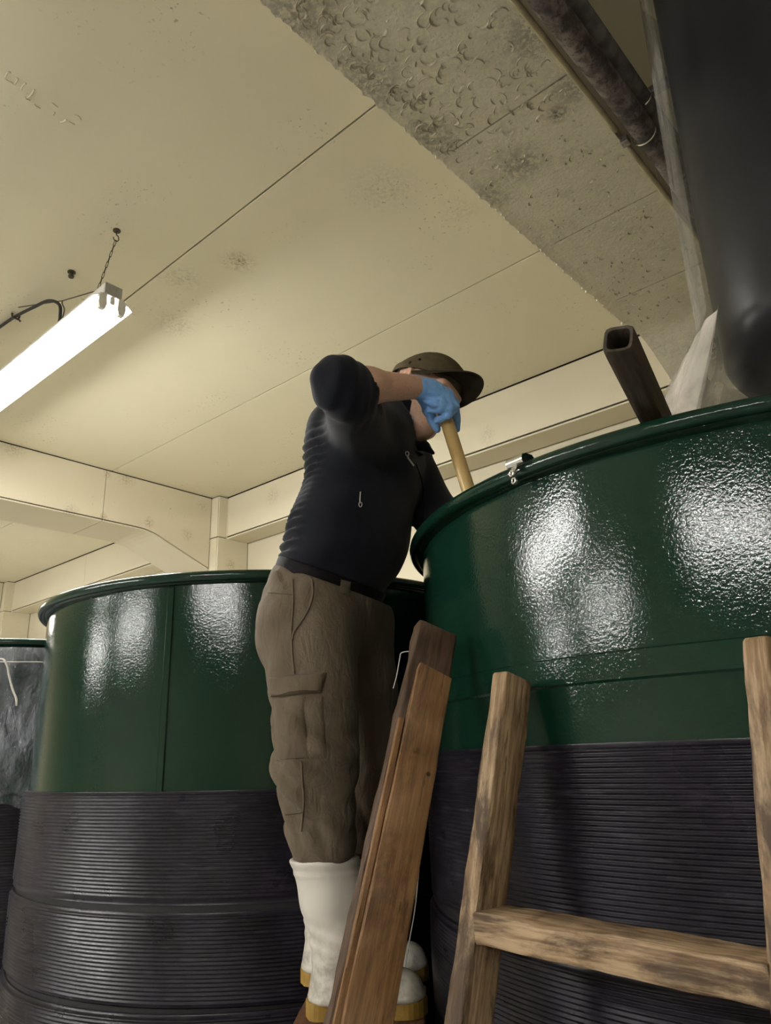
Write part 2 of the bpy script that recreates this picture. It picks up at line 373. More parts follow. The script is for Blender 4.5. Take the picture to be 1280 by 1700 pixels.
for bi, (a0, a1) in enumerate(BEAMS):
    core = struct(prism_b('ceiling_beam', a0+.014, a1-.014, brange(B_LO, 3.95), ZC+.012, m_gap, None, .014))
    if bi == 0: cutb = [B_LO, -3, -.75, 1.69, 2.36, 2.91, 3.94]
    else: cutb = [B_LO, -4.4, -2., .43, 2.87, 3.94]
    for k in range(len(cutb)-1):
        bs = brange(cutb[k]+.003, cutb[k+1]-.003)
        for (x0, x1) in ((a0, a0+.014), (a1-.014, a1)):
            prism_b('side_board', x0, x1, bs, ZC-.009, m_wallp, core, .021)
        # soffit board
        V = []; n = len(bs); inn = .002
        for b in bs:
            z = haunch_z(b)
            V += [AB(a0+inn, b, z), AB(a1-inn, b, z), AB(a1-inn, b, z+.012), AB(a0+inn, b, z+.012)]
        Fc = [[0, 1, 2, 3], [4*(n-1)+3, 4*(n-1)+2, 4*(n-1)+1, 4*(n-1)]]
        for i in range(n-1):
            for q in range(4): Fc.append([4*i+q, 4*(i+1)+q, 4*(i+1)+(q+1) % 4, 4*i+(q+1) % 4])
        mk('soffit_board', V, Fc, m_soffit if bi == 0 else m_wallp, core)
    if bi == 0:
        # ragged lip of thick textured coating along the far edge, and flakes of lifting paint
        V = []; Fc = []
        bb = np.arange(.2, 3.2, .012); lipw = [.012+.016*abs(math.sin(i*1.7)+math.sin(i*.61+1)+.6*math.sin(i*.23))/2+random.random()*.008 for i in range(len(bb))]
        for b, w in zip(bb, lipw):
            z = haunch_z(b)
            V += [AB(a1-.05, b, z+.003), AB(a1-.045, b, z+.0015), AB(a1+w*.55, b, z-.004), AB(a1+w*.7, b, z+.004)]
        for i in range(len(bb)-1):
            for q in range(4): Fc.append([4*i+q, 4*(i+1)+q, 4*(i+1)+(q+1) % 4, 4*i+(q+1) % 4])
        tag(mk('ragged_lip', V, Fc, m_soffit, core), kind='stuff')
        V = []; Fc = []
        for i in range(1000):
            b = .35+random.random()**.8*2.9
            if b > 1.75 and random.random() < .72: continue
            a = a0+.03+random.random()*(a1-a0-.05)
            if b < 1.7 and random.random() < .35: a = a1-.02-abs(random.gauss(0, .07))
            if not a0+.02 < a < a1-.01: continue
            r = random.uniform(.008, .027)*(1 if b < 1.75 else .55); s0 = random.uniform(0, 6.28) if random.random() < .4 else random.gauss(4.2, .7)
            ln = random.uniform(1.2, 3.6); lift = random.uniform(.002, .008); wd_ = random.uniform(.002, .005)
            n = 8; o = len(V)
            for k in range(n):
                t = k/(n-1); q = s0+ln*t; e = math.sin(math.pi*t)
                for rr, dz in ((r-wd_*e-.0008, -.0004), (r, -lift*e-.0006), (r+.0012, .0006)):
                    V.append(AB(a+rr*math.cos(q), b+rr*math.sin(q), haunch_z(b)+dz))
            for k in range(n-1):
                for q in range(2): Fc.append([o+3*k+q, o+3*(k+1)+q, o+3*(k+1)+q+1, o+3*k+q+1])
        tag(mk('peeling_flakes', V, Fc, m_flake, core), kind='stuff')
# piers that carry the beams on the far wall
for pi_, (a0, a1) in enumerate(BEAMS):
    c0, c1 = a0-.115, a1+.115
    pier = struct(box_ab('wall_pier', c0+.012, c1-.012, 3.945+.012, BW, -CH, ZC, m_gap))
    for z0, z1, nm in ((2.0, ZC-.009, 1), (-CH, 1.992, 0)):
        box_ab('pier_board', c0, c0+.012, 3.945+.006, BW-.008, z0, z1, m_wallp, pier, .0015)
        box_ab('pier_board', c1-.012, c1, 3.945, BW-.003, z0, z1, m_wallp, pier, .0015)
        box_ab('pier_board', c0+.013, c1-.013, 3.945, 3.957, z0, z1, m_wallp, pier, .0015)
# worn lifted lettering and scars in the ceiling paint
V = []; Fc = []
def scar(pxs, r=.0035):
    pts = []
    for x, y in pxs:
        d = Rv*((x-CX)/FPX)+Uv*((CY-y)/FPX)+Fv; p = d*(ZC-.0005)/d[2]; pts.append([p[0], p[1], p[2]+CH])
    return tube_vf(spline(pts, 3*len(pts)), r, 5)
sc = [[(8, 130), (13, 120), (18, 121)], [(26, 130), (30, 131), (24, 140)], [(9, 132), (24, 140)], [(35, 149), (38, 142), (43, 138)], [(57, 148), (52, 157), (46, 162), (41, 161)], [(41, 163), (50, 167)], [(57, 173), (60, 177), (67, 180)], [(86, 171), (97, 179)], [(88, 190), (91, 186)], [(100, 203), (106, 202), (110, 198)], [(114, 202), (124, 207)], [(122, 192), (130, 193), (134, 199)]]
v, f = join(*[scar(s) for s in sc])
mk('lifted_lettering', v, f, m_ceil, ceil, smooth=True)

# ------------------------------------------------------------------ fluorescent fixtures
def fixture(a0, ln, b, z, label, chain=True):
    base = AB(a0+ln/2, b, z)
    e = empty('fluorescent_fixture', base, label, 'light', 'ceiling fluorescent fixtures')
    hs = box_ab('housing', a0+.01, a0+ln-.01, b-.042, b+.042, z+.025, z+.085, m_white, e, .004)
    for s in (0, 1):
        x = a0+.008 if s == 0 else a0+ln-.008
        ep = box_ab('end_cap', min(x, x-.004 if s == 0 else x+.004), max(x, x-.004 if s == 0 else x+.004), b-.041, b+.041, z+.026, z+.084, m_galv, e, .001)
        pts = [AB(x-(.005 if s == 0 else -.005), b+.016*math.cos(q), z+.055+.016*math.sin(q)) for q in np.linspace(0, 2*math.pi, 18)[:-1]]
        v, f = tube_vf(pts, .0014, 5, closed=True); mk('knockout', v, f, m_galv, ep, smooth=True)
    # reflector: a shallow folded trough
    prof = [(-.097, -.012), (-.094, -.014), (-.046, .021), (.046, .021), (.094, -.014), (.097, -.012), (.048, .025), (-.048, .025)]
    V = [AB(a, b+q[0], z+q[1]) for a in (a0, a0+ln) for q in prof]; k = len(prof)
    Fc = [[i, (i+1) % k, k+(i+1) % k, k+i] for i in range(k)] + [[0, 1, 2, 7], [2, 3, 6, 7], [3, 4, 5, 6], [k+7, k+2, k+1, k], [k+7, k+6, k+3, k+2], [k+6, k+5, k+4, k+3]]
    mk('reflector', V, Fc, m_white, e)
    for bb in (-.045, .045):
        v, f = tube_vf([AB(a0+.03, b+bb, z-.036), AB(a0+ln-.03, b+bb, z-.036)], .0165, 10)
        mk('tube', v, f, m_lens, e, smooth=True, auto=40)
        for x0, x1 in ((a0+.004, a0+.026), (a0+ln-.026, a0+ln-.004)):
            bm = bmesh.new()
            pts = [(-.017, .022), (-.02, -.026), (-.012, -.054), (.012, -.054), (.02, -.026), (.017, .022)]
            vs = [[bm.verts.new(Vector(AB(x, b+bb+q[0], z+q[1]))) for q in pts] for x in (x0, x1)]
            bm.faces.new(vs[0]); bm.faces.new(vs[1][::-1])
            for i in range(6): bm.faces.new([vs[0][i], vs[1][i], vs[1][(i+1) % 6], vs[0][(i+1) % 6]])
            v, f = bm_out(bm); mk('lamp_holder', v, f, m_white, e)
    box_ab('centre_ridge', a0+.005, a0+.03, b-.012, b+.012, z-.016, z+.02, m_white, e, .003)
    return e
def link_vf(c, d, s, L=.030, wd_=.0085, r=.0016):
    pts = []
    for q in np.linspace(0, 2*math.pi, 17)[:-1]:
        x = wd_*.5*math.cos(q); y = math.sin(q)*wd_*.5+(L/2-wd_/2)*(1 if math.sin(q) >= 0 else -1)
        pts.append(c+s*x+d*y)
    return tube_vf(pts, r, 5, closed=True)
def chain(a, b, a_bot, z_bot, label):
    top = AB(a, b, ZC); e = empty('hanging_chain', top, label, 'chain', 'fixture hanging chains')
    v, f = tube_vf([top+[0, 0, -.0], top+[0, 0, -.006]], .018, 10); mk('ceiling_plate', v, f, m_wire, e)
    hk = [top+AX*-.0+np.array([0, 0, -.004]), top+[0, 0, -.025]] + [top+BX*(.0135*math.sin(q)+.0)+np.array([0, 0, -.043+.018*math.cos(q)]) for q in np.linspace(.3, 4.6, 10)]
    v, f = tube_vf(spline(hk, 30), .0026, 6); mk('hook', v, f, m_wire, e, smooth=True)
    p0 = top+np.array([0, 0, -.058]); p1 = AB(a_bot, b, z_bot); L = np.linalg.norm(p1-p0); d = unit(p1-p0)
    n = max(2, int(round(L/.027))); s1 = unit(np.cross(d, BX)); s2 = np.cross(d, s1)
    for i in range(n):
        v, f = link_vf(p0+d*L*(i+.5)/n, d, s1 if i % 2 else s2, L/n+.004); mk('link', v, f, m_wire, e, smooth=True)
    v, f = tube_vf([p1+AX*.0, p1-np.array([0, 0, .0])+AX*.05-np.array([0, 0, .03])], .002, 5); mk('hanger_wire', v, f, m_wire, e)
    return e
LZ = 1.985
fixture(2.80, 2.42, 1.372, LZ, 'lit white twin-tube fluorescent strip hanging by a chain, ending above the left tank')
chain(2.85, 1.38, 3.02, LZ+.09, 'thin wire chain on a ceiling hook at the near end of the lit strip')
chain(5.0, 1.38, 4.9, LZ+.09, 'thin wire chain at the far end of the lit strip, left of the picture')
for (a0, b, txt) in ((3.05, -5.6, 'fluorescent strip behind the viewer in the middle bay'), (6.7, -5.9, 'fluorescent strip behind the viewer in the far left bay'),
                     (-1.8, -3.6, 'fluorescent strip behind the viewer in the near bay'), (7.0, 1.35, 'fluorescent strip beyond the far beam in the next bay'),
                     (11.6, .6, 'added unseen fluorescent strip brightening the farthest left bay'),  # added strip: brightens the left ceiling and walls mirrored in the tanks
                     (2.75, -2.1, 'added unseen fluorescent fill strip at the left shoulder of the viewer')):  # fill lamp added to brighten the man's glove, arm and trousers
    lz = LZ-.38
    fixture(a0, 2.42, b, lz, txt)
    for q in (.1, 2.3): chain(a0+q, b, a0+q, lz+.09, ('near' if q < 1 else 'far')+' chain of the '+txt)
# cable feeding the lamp, its clips, and a bolt in the ceiling
cb = [AB(4.9, 1.27, ZC-.012), AB(4.05, 1.335, ZC-.012), AB(3.88, 1.35, ZC-.014), AB(3.7, 1.37, ZC-.03), AB(3.56, 1.39, ZC-.045), AB(3.47, 1.41, ZC-.10), AB(3.44, 1.41, ZC-.18), AB(3.42, 1.40, ZC-.25), AB(3.42, 1.395, ZC-.32)]
e = empty('power_cable', cb[1], 'black cable looping from the ceiling down to the lit fluorescent strip', 'cable')
v, f = tube_vf(spline(cb, 60), .0085, 8); mk('sheath', v, f, m_cable, e, smooth=True)
for p in (cb[2], AB(4.5, 1.30, ZC-.012)):
    v, f = join(tube_vf([p+BX*-.02+[0, 0, .012], p+BX*-.016-[0, 0, .012], p+BX*.016-[0, 0, .012], p+BX*.02+[0, 0, .012]], .006, 6), tube_vf([p+BX*.02+[0, 0, -.012], p+BX*.03-[0, 0, .02]], .005, 6))
    mk('clip', v, f, m_wire, e, smooth=True)
tw = [AB(3.58, 1.47, ZC-.002), AB(3.53, 1.45, ZC-.05), AB(3.47, 1.44, ZC-.12), AB(3.455, 1.43, ZC-.19), AB(3.44, 1.45, ZC-.2)]
v, f = tube_vf(spline(tw, 20), .004, 5); mk('cable_tie', v, f, m_ties, e, smooth=True)
v, f = tube_vf([AB(3.80, 1.33, ZC-.002), AB(3.53, 1.45, ZC-.03), AB(3.30, 1.57, ZC-.003)], .003, 5); mk('stay_wire', v, f, m_wire, e)
p = AB(3.30, 1.383, ZC)
e = empty('ceiling_bolt', p, 'dark rusty bolt stub in the ceiling beside the chain hook', 'bolt')
v, f = tube_vf([p, p-[0, 0, .006]], .02, 12); mk('washer', v, f, m_wire, e)
v, f = tube_vf([p, p-[0, 0, .02], p-[0, 0, .024], p-[0, 0, .034]], [.009, .009, .015, .013], 10); mk('nut', v, f, m_wire, e)

# ------------------------------------------------------------------ pipes along the near beam
def run(name, a, z, r, mat, label, cat, b0=-3.0, b1=3.9, wob=0, seg=16, parent=None):
    pts = [AB(a+wob*math.sin(b*2.3), b, z+wob*math.sin(b*3.1+1)) for b in np.arange(b0, b1+.01, .06)]
    V, Fc = tube_vf(pts, [r*(1+wob*2*random.uniform(-1, 1)) for _ in pts], seg)
    o = mk(name, V, Fc, mat, parent, smooth=True)
    if label: tag(o, label, cat)
    return o
def ring(a, b, z, r, t, mat, parent, name='clamp_band'):
    V, Fc = lathe_vf([(r, -t), (r+.003, -t), (r+.003, t), (r, t)], 28, closed_prof=True)
    M = frame(AB(a, b, z), AX, np.cross(BX, AX), BX)
    return mk(name, V, Fc, mat, parent, M, smooth=False)
e = empty('lagged_pipe', AB(.628, 1.8, 1.93), 'thick grimy brown lagged pipe running along the flaking beam', 'pipe')
run('lagging', .628, 1.93, .0375, m_pipe, None, None, wob=.004, parent=e)
ring(.628, 2.06, 1.93, .0375, .003, m_steel, e)
for b in (.3, 3.3): ring(.628, b, 1.93, .0375, .003, m_steel, e)
e = empty('grey_pipe', AB(.603, 1.8, 2.03), 'grey dirty pipe behind the thick lagged pipe, nearer the plastic-wrapped drum', 'pipe')
run('pipe_run', .603, 2.03, .029, m_pipe2, None, None, wob=.001, parent=e)
ring(.603, 2.02, 2.03, .029, .003, m_steel, e)
box_ab('bracket', .46, .58, 2.02, 2.05, 2.035, 2.06, m_chrome_dk, e, .002)
box_ab('bracket', .46, .475, 2.02, 2.05, 2.035, ZC, m_chrome_dk, e, .002)
for b in (.5, 2.9): box_ab('pipe_hanger', .60, .699, b-.012, b+.012, 2.05, 2.058, m_chrome_dk, e, .001)
e = empty('conduit', AB(.687, 1.8, 1.928), 'thin yellowed conduit fixed along the edge of the flaking beam', 'conduit')
run('conduit_length', .689, 1.928, .0105, m_conduit, None, None, b0=-3, b1=2.02, parent=e, seg=10)
run('conduit_length', .690, 1.926, .0105, m_conduit, None, None, b0=2.07, b1=3.9, parent=e, seg=10)
box_ab('junction_clip', .672, .699, 2.03, 2.06, 1.915, 1.94, m_chrome_dk, e, .002)

# ------------------------------------------------------------------ tanks
def tank(name, c, r, zrim, zj, label, seams_z=(), belt=None, seam_ang=None, pitch=.0085, seg=144, flange=.032, rj=.012, mat=m_green, jm=None):
    """open enamelled tank: body, rolled rim flange, ribbed jacket in bands; r is the flange radius"""
    rb = r-flange; e = empty(name, (c[0], c[1], 0), label, 'tank')
    zt = CH+zrim; zjw = CH+zj
    prof = [(rb-.012, .05), (rb, .05), (rb, zjw)]
    if belt:
        z0, z1 = CH+belt[0], CH+belt[1]
        prof += [(rb, z0-.004), (rb+.0035, z0), (rb+.004, z1-.003), (rb, z1)]
    prof += [(rb, zt-.03), (rb-.010, zt-.03), (rb-.010, .08), (.01, .08), (.01, .05)]
    V, Fc = lathe_vf(prof, seg, c, closed_prof=True); b = mk('body', V, Fc, mat, e, smooth=True, auto=35)
    # rim: flat flange ending in a rolled bead
    pr = [(rb-.011, zt-.036), (rb+.002, zt-.034), (rb+.010, zt-.028), (r-.020, zt-.026)]
    pr += [(r-.013+.013*math.sin(q), zt-.016-.014*math.cos(q)) for q in np.linspace(0, math.pi, 9)]
    pr += [(rb+.004, zt-.001), (rb-.011, zt-.003)]
    V, Fc = lathe_vf(pr, seg, c, closed_prof=True); mk('rim', V, Fc, mat, e, smooth=True, auto=50)
    if seam_ang is not None:
        ux = np.array([math.cos(seam_ang), math.sin(seam_ang), 0]); tx = np.array([-ux[1], ux[0], 0])
        bx = box_vf((-.003, -.010, 0), (.0035, .010, zt-.036-zjw), .002)
        mk('weld_strip', bx[0], bx[1], mat, e, frame(np.array([c[0], c[1], zjw])+ux*rb, ux, tx, (0, 0, 1)))
    V, Fc = lathe_vf([(rb+.0005, zjw-.004), (rb+.006, zjw-.004), (rb+.006, .06), (rb+.0005, .06)], seg, c, closed_prof=True); mk('jacket_lining', V, Fc, m_gap_b, e, smooth=True, auto=40)
    edges = [zjw]+[CH+s for s in seams_z]+[.06]
    for k in range(len(edges)-1):
        z1, z0 = edges[k], edges[k+1]+(.012 if k < len(edges)-2 else 0); p = [(rb+.001, z1), (rb+rj, z1), (rb+rj+.001, z1-.006)]
        n = int((z1-z0-.012)/pitch); ro = rb+rj
        if z0 < .5: n = int((z1-max(z0, CH-.75)-.012)/pitch)
        for i in range(n):
            z = z1-.008-i*pitch; sag = .004*k
            p += [(ro+sag-.0005, z), (ro+sag+.0030, z-.30*pitch), (ro+sag+.0030, z-.44*pitch), (ro+sag-.0005, z-.72*pitch)]
        p += [(p[-1][0]-.001, z0+.004), (rb+rj, z0), (rb+.001, z0)]
        def wav(th, rr, zz, k=k): return rr+.0016*np.sin(3*th+k)*np.sin(zz*9+k)+.0009*np.sin(11*th+zz*23), zz+.0035*np.sin(2*th+1.3*k)
        V, Fc = lathe_vf(p, seg, c, radial=wav); mk('ribbed_jacket', V, Fc, jm or m_jack, e, smooth=True, auto=70)
    V, Fc = lathe_vf([(.001, CH+zrim-.62), (rb-.0105, CH+zrim-.62), (rb-.0105, CH+zrim-.63), (.001, CH+zrim-.63)], 64, c); mk('liquid', V, Fc, m_liquid, e, smooth=True, auto=30)
    return e
CR = np.array([.899, 1.776]); CL = np.array([-.4355, 2.7555]); C3 = np.array([-1.70, 3.72])
TR = tank('brewing_tank', CR, .8427, .5, .008, 'large glossy dark green tank at the right that the man leans over', (-.30,), (.105, .148), None, .0075)
TL = tank('brewing_tank', CL, .7908, .5, -.066, 'glossy dark green tank with ribbed black jacket at the left behind the man', (-.335, -.545), None, math.atan2(-.72, -.155)+.0, .0088)
T3 = tank('brewing_tank', C3, .745, .505, -.12, 'far tank at the left edge wrapped in crumpled clear plastic', (-.36,), None, None, .010, seg=96)
# crumpled film round the far tank
def crump(th, r, z):
    q = .010*np.sin(7*th+z*9)+.008*np.sin(17*th-z*21)+.006*np.sin(31*th+z*37+2*np.sin(5*th))+.005*np.sin(53*th-z*13)
    return r+np.abs(q)*np.clip((CH+.47-z)/.1, .1, 1), z+np.where(z < CH-.1, .03*np.sin(9*th)+.015*np.sin(23*th), 0)
V, Fc = lathe_vf([(.742, z) for z in np.linspace(CH+.465, CH-.16, 40)], 220, C3, radial=crump)
o = mk('plastic_wrap', V, Fc, m_film3, None, smooth=True); tag(o, 'crumpled clear plastic sheet wrapped round the far left tank', 'plastic sheet')
pts = [(C3[0]+.765*math.cos(q), C3[1]+.765*math.sin(q), CH+.405) for q in np.linspace(0, 2*math.pi, 90)[:-1]]
e = empty('tie_string', (C3[0]+.765*math.cos(-1.4), C3[1]+.765*math.sin(-1.4), CH+.3), 'white string tied round the plastic of the far left tank', 'string')
v, f = tube_vf(pts, .0022, 5, closed=True); mk('loop', v, f, m_string, e, smooth=True)
q0 = [W(-14, 1098, 2.94), W(4, 1094, 2.93), W(12, 1106, 2.935), W(15, 1122, 2.935), W(21, 1145, 2.93), W(27, 1160, 2.925), W(28, 1172, 2.925)]
v, f = tube_vf(spline(q0, 30), .004, 6); mk('loose_end', v, f, m_string, e, smooth=True)

# ------------------------------------------------------------------ plastic-wrapped hanging drum over the right tank
DC = np.array([1.195, 1.54]); DZ = CH+.855
pd = [(.005, DZ)]+[(.36-.075+.075*math.sin(q), DZ+.075-.075*math.cos(q)) for q in np.linspace(0, math.pi/2, 8)]+[(.362, DZ+.5), (.36, DZ+1.0), (.36, CH+2.28), (.33, CH+2.30), (.005, CH+2.30)]
e = empty('hanging_drum', (DC[0], DC[1], DZ), 'tall dark charcoal drum with rounded bottom hanging over the right tank', 'drum')
V, Fc = lathe_vf(pd, 80, DC); mk('drum_body', V, Fc, m_drum, e, smooth=True, auto=50)
for q in (0, 2.1, 4.2):
    p = np.array([DC[0]+.28*math.cos(q), DC[1]+.28*math.sin(q), CH+2.30]); v, f = tube_vf([p-[0, 0, .01], p+[0, 0, .10]], .008, 8); mk('hanger_rod', v, f, m_wire, e, smooth=True)
def folds(th, r, z):
    t = np.clip((CH+1.03-z)/.4, 0, 1)
    w = .006*np.sin(9*th+z*1.1)+.004*np.sin(17*th-z*2.3)+.003*np.sin(31*th+.6*np.sin(z*4))
    fl = .30*t**1.1*np.clip(np.cos((th-2.4)*1.0), 0, 1)**2*(np.abs(th-2.4) < 1.55)
    return r+w*(1+2.6*t)+fl, z
V, Fc = lathe_vf([(.397, z) for z in np.linspace(CH+2.28, CH+1.10, 30)]+[(.397, z) for z in np.linspace(CH+1.08, CH+.63, 26)], 200, DC, radial=folds)
n1 = 56
o = mk('plastic_sheath', V, Fc, m_film, None, smooth=True); tag(o, 'clear plastic sheath round the hanging drum flaring to a skirt above the right tank', 'plastic sheet')
o.data.materials.append(m_film2); o.data.materials.append(m_film4)
zc = np.array([V[q].mean(0)[2] for q in Fc]); tc = np.array([math.atan2(*(V[q].mean(0)[1::-1]-DC[::-1])) % 6.2832 for q in Fc])
o.data.polygons.foreach_set('material_index', np.where((zc < CH+.97) & (np.abs(tc-2.35) < .92), 1, np.where(np.abs(tc-2.35) < .62, 2, 0)).tolist())

# ------------------------------------------------------------------ hollow square post lying over the rim of the right tank
def wood_bar(name, p0, p1, wx, wy, face, mat, parent=None, bevel=.004, nz=24, noise=.0012, taper=(1, 1), topcut=None):
    """a bar from p0 to p1; local z along it, local x along 'face'"""
    z = unit(np.subtract(p1, p0)); x = np.asarray(face, float); x = unit(x-z*(x@z)); y = np.cross(z, x); L = np.linalg.norm(np.subtract(p1, p0))
    ch = bevel; hx, hy = wx/2, wy/2
    sec = [(-hx+ch, -hy), (hx-ch, -hy), (hx-ch*.3, -hy+ch*.3), (hx, -hy+ch), (hx, hy-ch), (hx-ch*.3, hy-ch*.3), (hx-ch, hy), (-hx+ch, hy), (-hx+ch*.3, hy-ch*.3), (-hx, hy-ch), (-hx, -hy+ch), (-hx+ch*.3, -hy+ch*.3)]
    V = []; n = len(sec); ph = random.uniform(0, 6)
    zs = list(np.linspace(0, L, nz))
    zs = [0, .003]+zs[1:-1]+[L-.004, L]
    for i, s in enumerate(zs):
        k = taper[0]+(taper[1]-taper[0])*s/L; sh = .93 if i in (0, len(zs)-1) else 1
        for j, (a, b) in enumerate(sec):
            d = noise*(math.sin(s*37+ph+j*1.3)+math.sin(s*91+j*2.1+ph)*.6+random.uniform(-.6, .6))
            zz = s
            if topcut and i == len(zs)-1: zz = s+topcut*(a/hx)
            V.append((a*k*sh+d*(1 if a > 0 else -1), b*k*sh+d*(1 if b > 0 else -1), zz))
    Fc = [[i*n+j, i*n+(j+1) % n, (i+1)*n+(j+1) % n, (i+1)*n+j] for i in range(len(zs)-1) for j in range(n)]
    Fc += [list(range(n))[::-1], [(len(zs)-1)*n+j for j in range(n)]]
    return mk(name, V, Fc, mat, parent, frame(p0, x, y, z), smooth=True, auto=35)
ptop = None
def atF(x, y, F_):
    d = Rv*((x-CX)/FPX)+Uv*((CY-y)/FPX)+Fv; p = d*F_; return np.array([p[0], p[1], p[2]+CH])
pt = atF(1026, 562, 1.10); pr_ = atF(1083, 682, 1.28)
zax = unit(pt-pr_); L = 1.25
p0 = pt-zax*L; xx = unit(Rv-zax*(Rv@zax)); yy = np.cross(zax, xx)
V = []; Fc = []; ns = 28
def sq(q, h):
    c, s = math.cos(q), math.sin(q); k = (abs(c)**5+abs(s)**5)**(-1/5); return h*k*c, h*k*s
rows = [(.0228, 0), (.0228, L*.5), (.0228, L-.02), (.0225, L-.004), (.0211, L), (.0168, L-.001), (.0158, L-.006), (.0155, L-.05), (.0155, L*.5), (.0155, .0)]
for h_, z_ in rows:
    for k in range(ns):
        a, b = sq(2*math.pi*k/ns+math.pi/ns, h_); V.append((a, b, z_))
for i in range(len(rows)):
    for k in range(ns): Fc.append([i*ns+k, i*ns+(k+1) % ns, ((i+1) % len(rows))*ns+(k+1) % ns, ((i+1) % len(rows))*ns+k])
rot = math.radians(-12); x2 = math.cos(rot)*xx+math.sin(rot)*yy; y2 = np.cross(zax, x2)
o = mk('square_post', V, Fc, m_sqt, None, frame(p0, x2, y2, zax), smooth=True, auto=40)
tag(o, 'dark hollow square post sticking out over the rim of the right tank', 'post')

# ------------------------------------------------------------------ bulldog clip on the rim
cp = W(871, 772, 1.0); d_ = unit(np.array([cp[0], cp[1], 0])); 
th0 = math.atan2(1.262-CR[1], .256-CR[0]); ro = np.array([math.cos(th0), math.sin(th0), 0]); tg = np.array([-ro[1], ro[0], 0])
base = np.array([CR[0], CR[1], CH+.5])+ro*.838
e = empty('bulldog_clip', base-[0, 0, .03], 'small shiny steel bulldog clip gripping the rim of the right tank', 'clip')
Mc = frame(base, tg, ro, (0, 0, 1)); 
if Mc.to_3x3().determinant() < 0: Mc = frame(base, -tg, ro, (0, 0, 1))
def clip_part(name, v, f, sm=True): return mk(name, v, f, m_steel, e, Mc, smooth=sm, auto=40)
def bent(profile, w, t=.0012):
    n = len(profile); V = [(s*w/2, y, z) for s in (-1, 1) for (y, z) in profile]+[(s*w/2, y-t, z-t*.4) for s in (-1, 1) for (y, z) in profile]
    Fc = []
    for i in range(n-1):
        Fc += [[i, i+1, n+i+1, n+i], [2*n+i+1, 2*n+i, 3*n+i, 3*n+i+1], [i+1, i, 2*n+i, 2*n+i+1], [n+i, n+i+1, 3*n+i+1, 3*n+i]]
    Fc += [[0, n, 3*n, 2*n], [n-1, 3*n-1, 4*n-1, 2*n-1]]
    return V, Fc
v, f = bent([(.010, .008), (.014, .0055), (.016, .001), (.0165, -.006), (.013, -.011)], .038); clip_part('jaw', v, f)
v, f = bent([(.004, .0095), (-.012, .009), (-.018, .004)], .038); clip_part('jaw', v, f)
v, f = bent([(.0135, -.010), (.017, -.016), (.020, -.022)], .013); clip_part('spring_neck', v, f)
for y, z, sx in ((.021, -.028, 0), (.002, -.034, .013)):
    V, Fc = lathe_vf([(.0028, -.004), (.0068, -.004), (.0075, -.002), (.0075, .002), (.0068, .004), (.0045, .0046), (.0028, .004)], 20, closed_prof=True)
    Mr = Mc @ Matrix.Translation((sx, y, z)) @ Matrix.Rotation(math.radians(-90), 4, 'X') @ Matrix.Rotation(math.radians(12), 4, 'Y')
    mk('finger_ring', V, Fc, m_steel, e, Mr, smooth=True, auto=50)
v, f = tube_vf([(-.008, .0165, -.012), (.008, .0165, -.012)], .0022, 8); clip_part('spring_pin', v, f)

# ------------------------------------------------------------------ foreground ladder against the right tank
zt_ = .127
def atz(x, y, z):
    d = Rv*((x-CX)/FPX)+Uv*((CY-y)/FPX)+Fv; p = d*z/d[2]; return np.array([p[0], p[1], z+CH])
l_ = atz(842, 1115, zt_); r_ = atz(1229, 1062, zt_); wv = unit(r_-l_); nv = np.array([wv[1], -wv[0], 0]); LEAN = .27
dn = unit(nv*LEAN-np.array([0, 0, 1.])); back = unit(np.cross(wv, dn)); 
if back @ nv > 0: back = -back
e = empty('wooden_ladder', l_*.5+r_*.5-[0, 0, l_[2]], 'worn pale wooden ladder with a thick tread leaning on the right tank in the foreground', 'ladder')
Ll = (l_[2])/(-dn[2])
RW, RD = .034, .066
for s, p in ((-1, l_), (1, r_)):
    # the front inner arris of each rail runs through p
    c1 = p+wv*s*RW/2+back*RD/2; sp = wv*s*(.018 if s < 0 else .012)*Ll/.45
    wood_bar('rail', c1+dn*Ll+sp, c1-dn*.002, RW, RD, wv, m_wood, e, .006, 60, .0007)
sep = np.linalg.norm(r_-l_)
for t in (.372, .672, .972):
    wl = .018*t/.45; wr = .012*t/.45
    q0 = l_-wv*wl+dn*t; q1 = r_+wv*wr+dn*t
    zq = unit(q1-q0); hz = unit(np.array([-nv[0], -nv[1], 0]))
    off = hz*.036+np.array([0, 0, -.0])
    wood_bar('tread', q0+off-zq*.002, q1+off+zq*.002, .072, .042, hz, m_wood, e, .004, 30, .0006)

# ------------------------------------------------------------------ step ladder the man stands on
ZSOLE = -.470
e = empty('step_ladder', W(590, 1700, 1.6)*[1, 1, 0], 'brown wooden step ladder beside the man, its dark rail covered by a planed board', 'ladder')
top_c = W(721, 1045, 1.44); bot_c = W(590, 1700, 1.29)
ax = unit(top_c-bot_c); L = np.linalg.norm(top_c-bot_c); ext = (bot_c[2])/ax[2]
foot = bot_c-ax*ext*.995
face = unit(np.array([.955, .30, 0])); 
wood_bar('rail', foot, top_c+face*.004, .094, .034, face, m_wood_dk, e, .006, 50, .0012, (1.25, .86), -.004)
face_n = np.cross(unit(ax), face); face_n = unit(face_n)
if face_n[1] > 0: face_n = -face_n
bt = W(722, 1108, 1.585)+face*.0; off = face_n*.0265
wood_bar('cover_board', foot+off+face*.010, top_c-ax*.095+off+face*.009, .075, .017, face, m_board, e, .003, 50, .0005, (1.35, .88), -.008)
wood_bar('backing_lath', foot+face_n*.0135-face*.040, top_c-ax*.18+face_n*.014-face*.034, .011, .028, face, m_board, e, .002, 30, .0005, (1.2, .9))
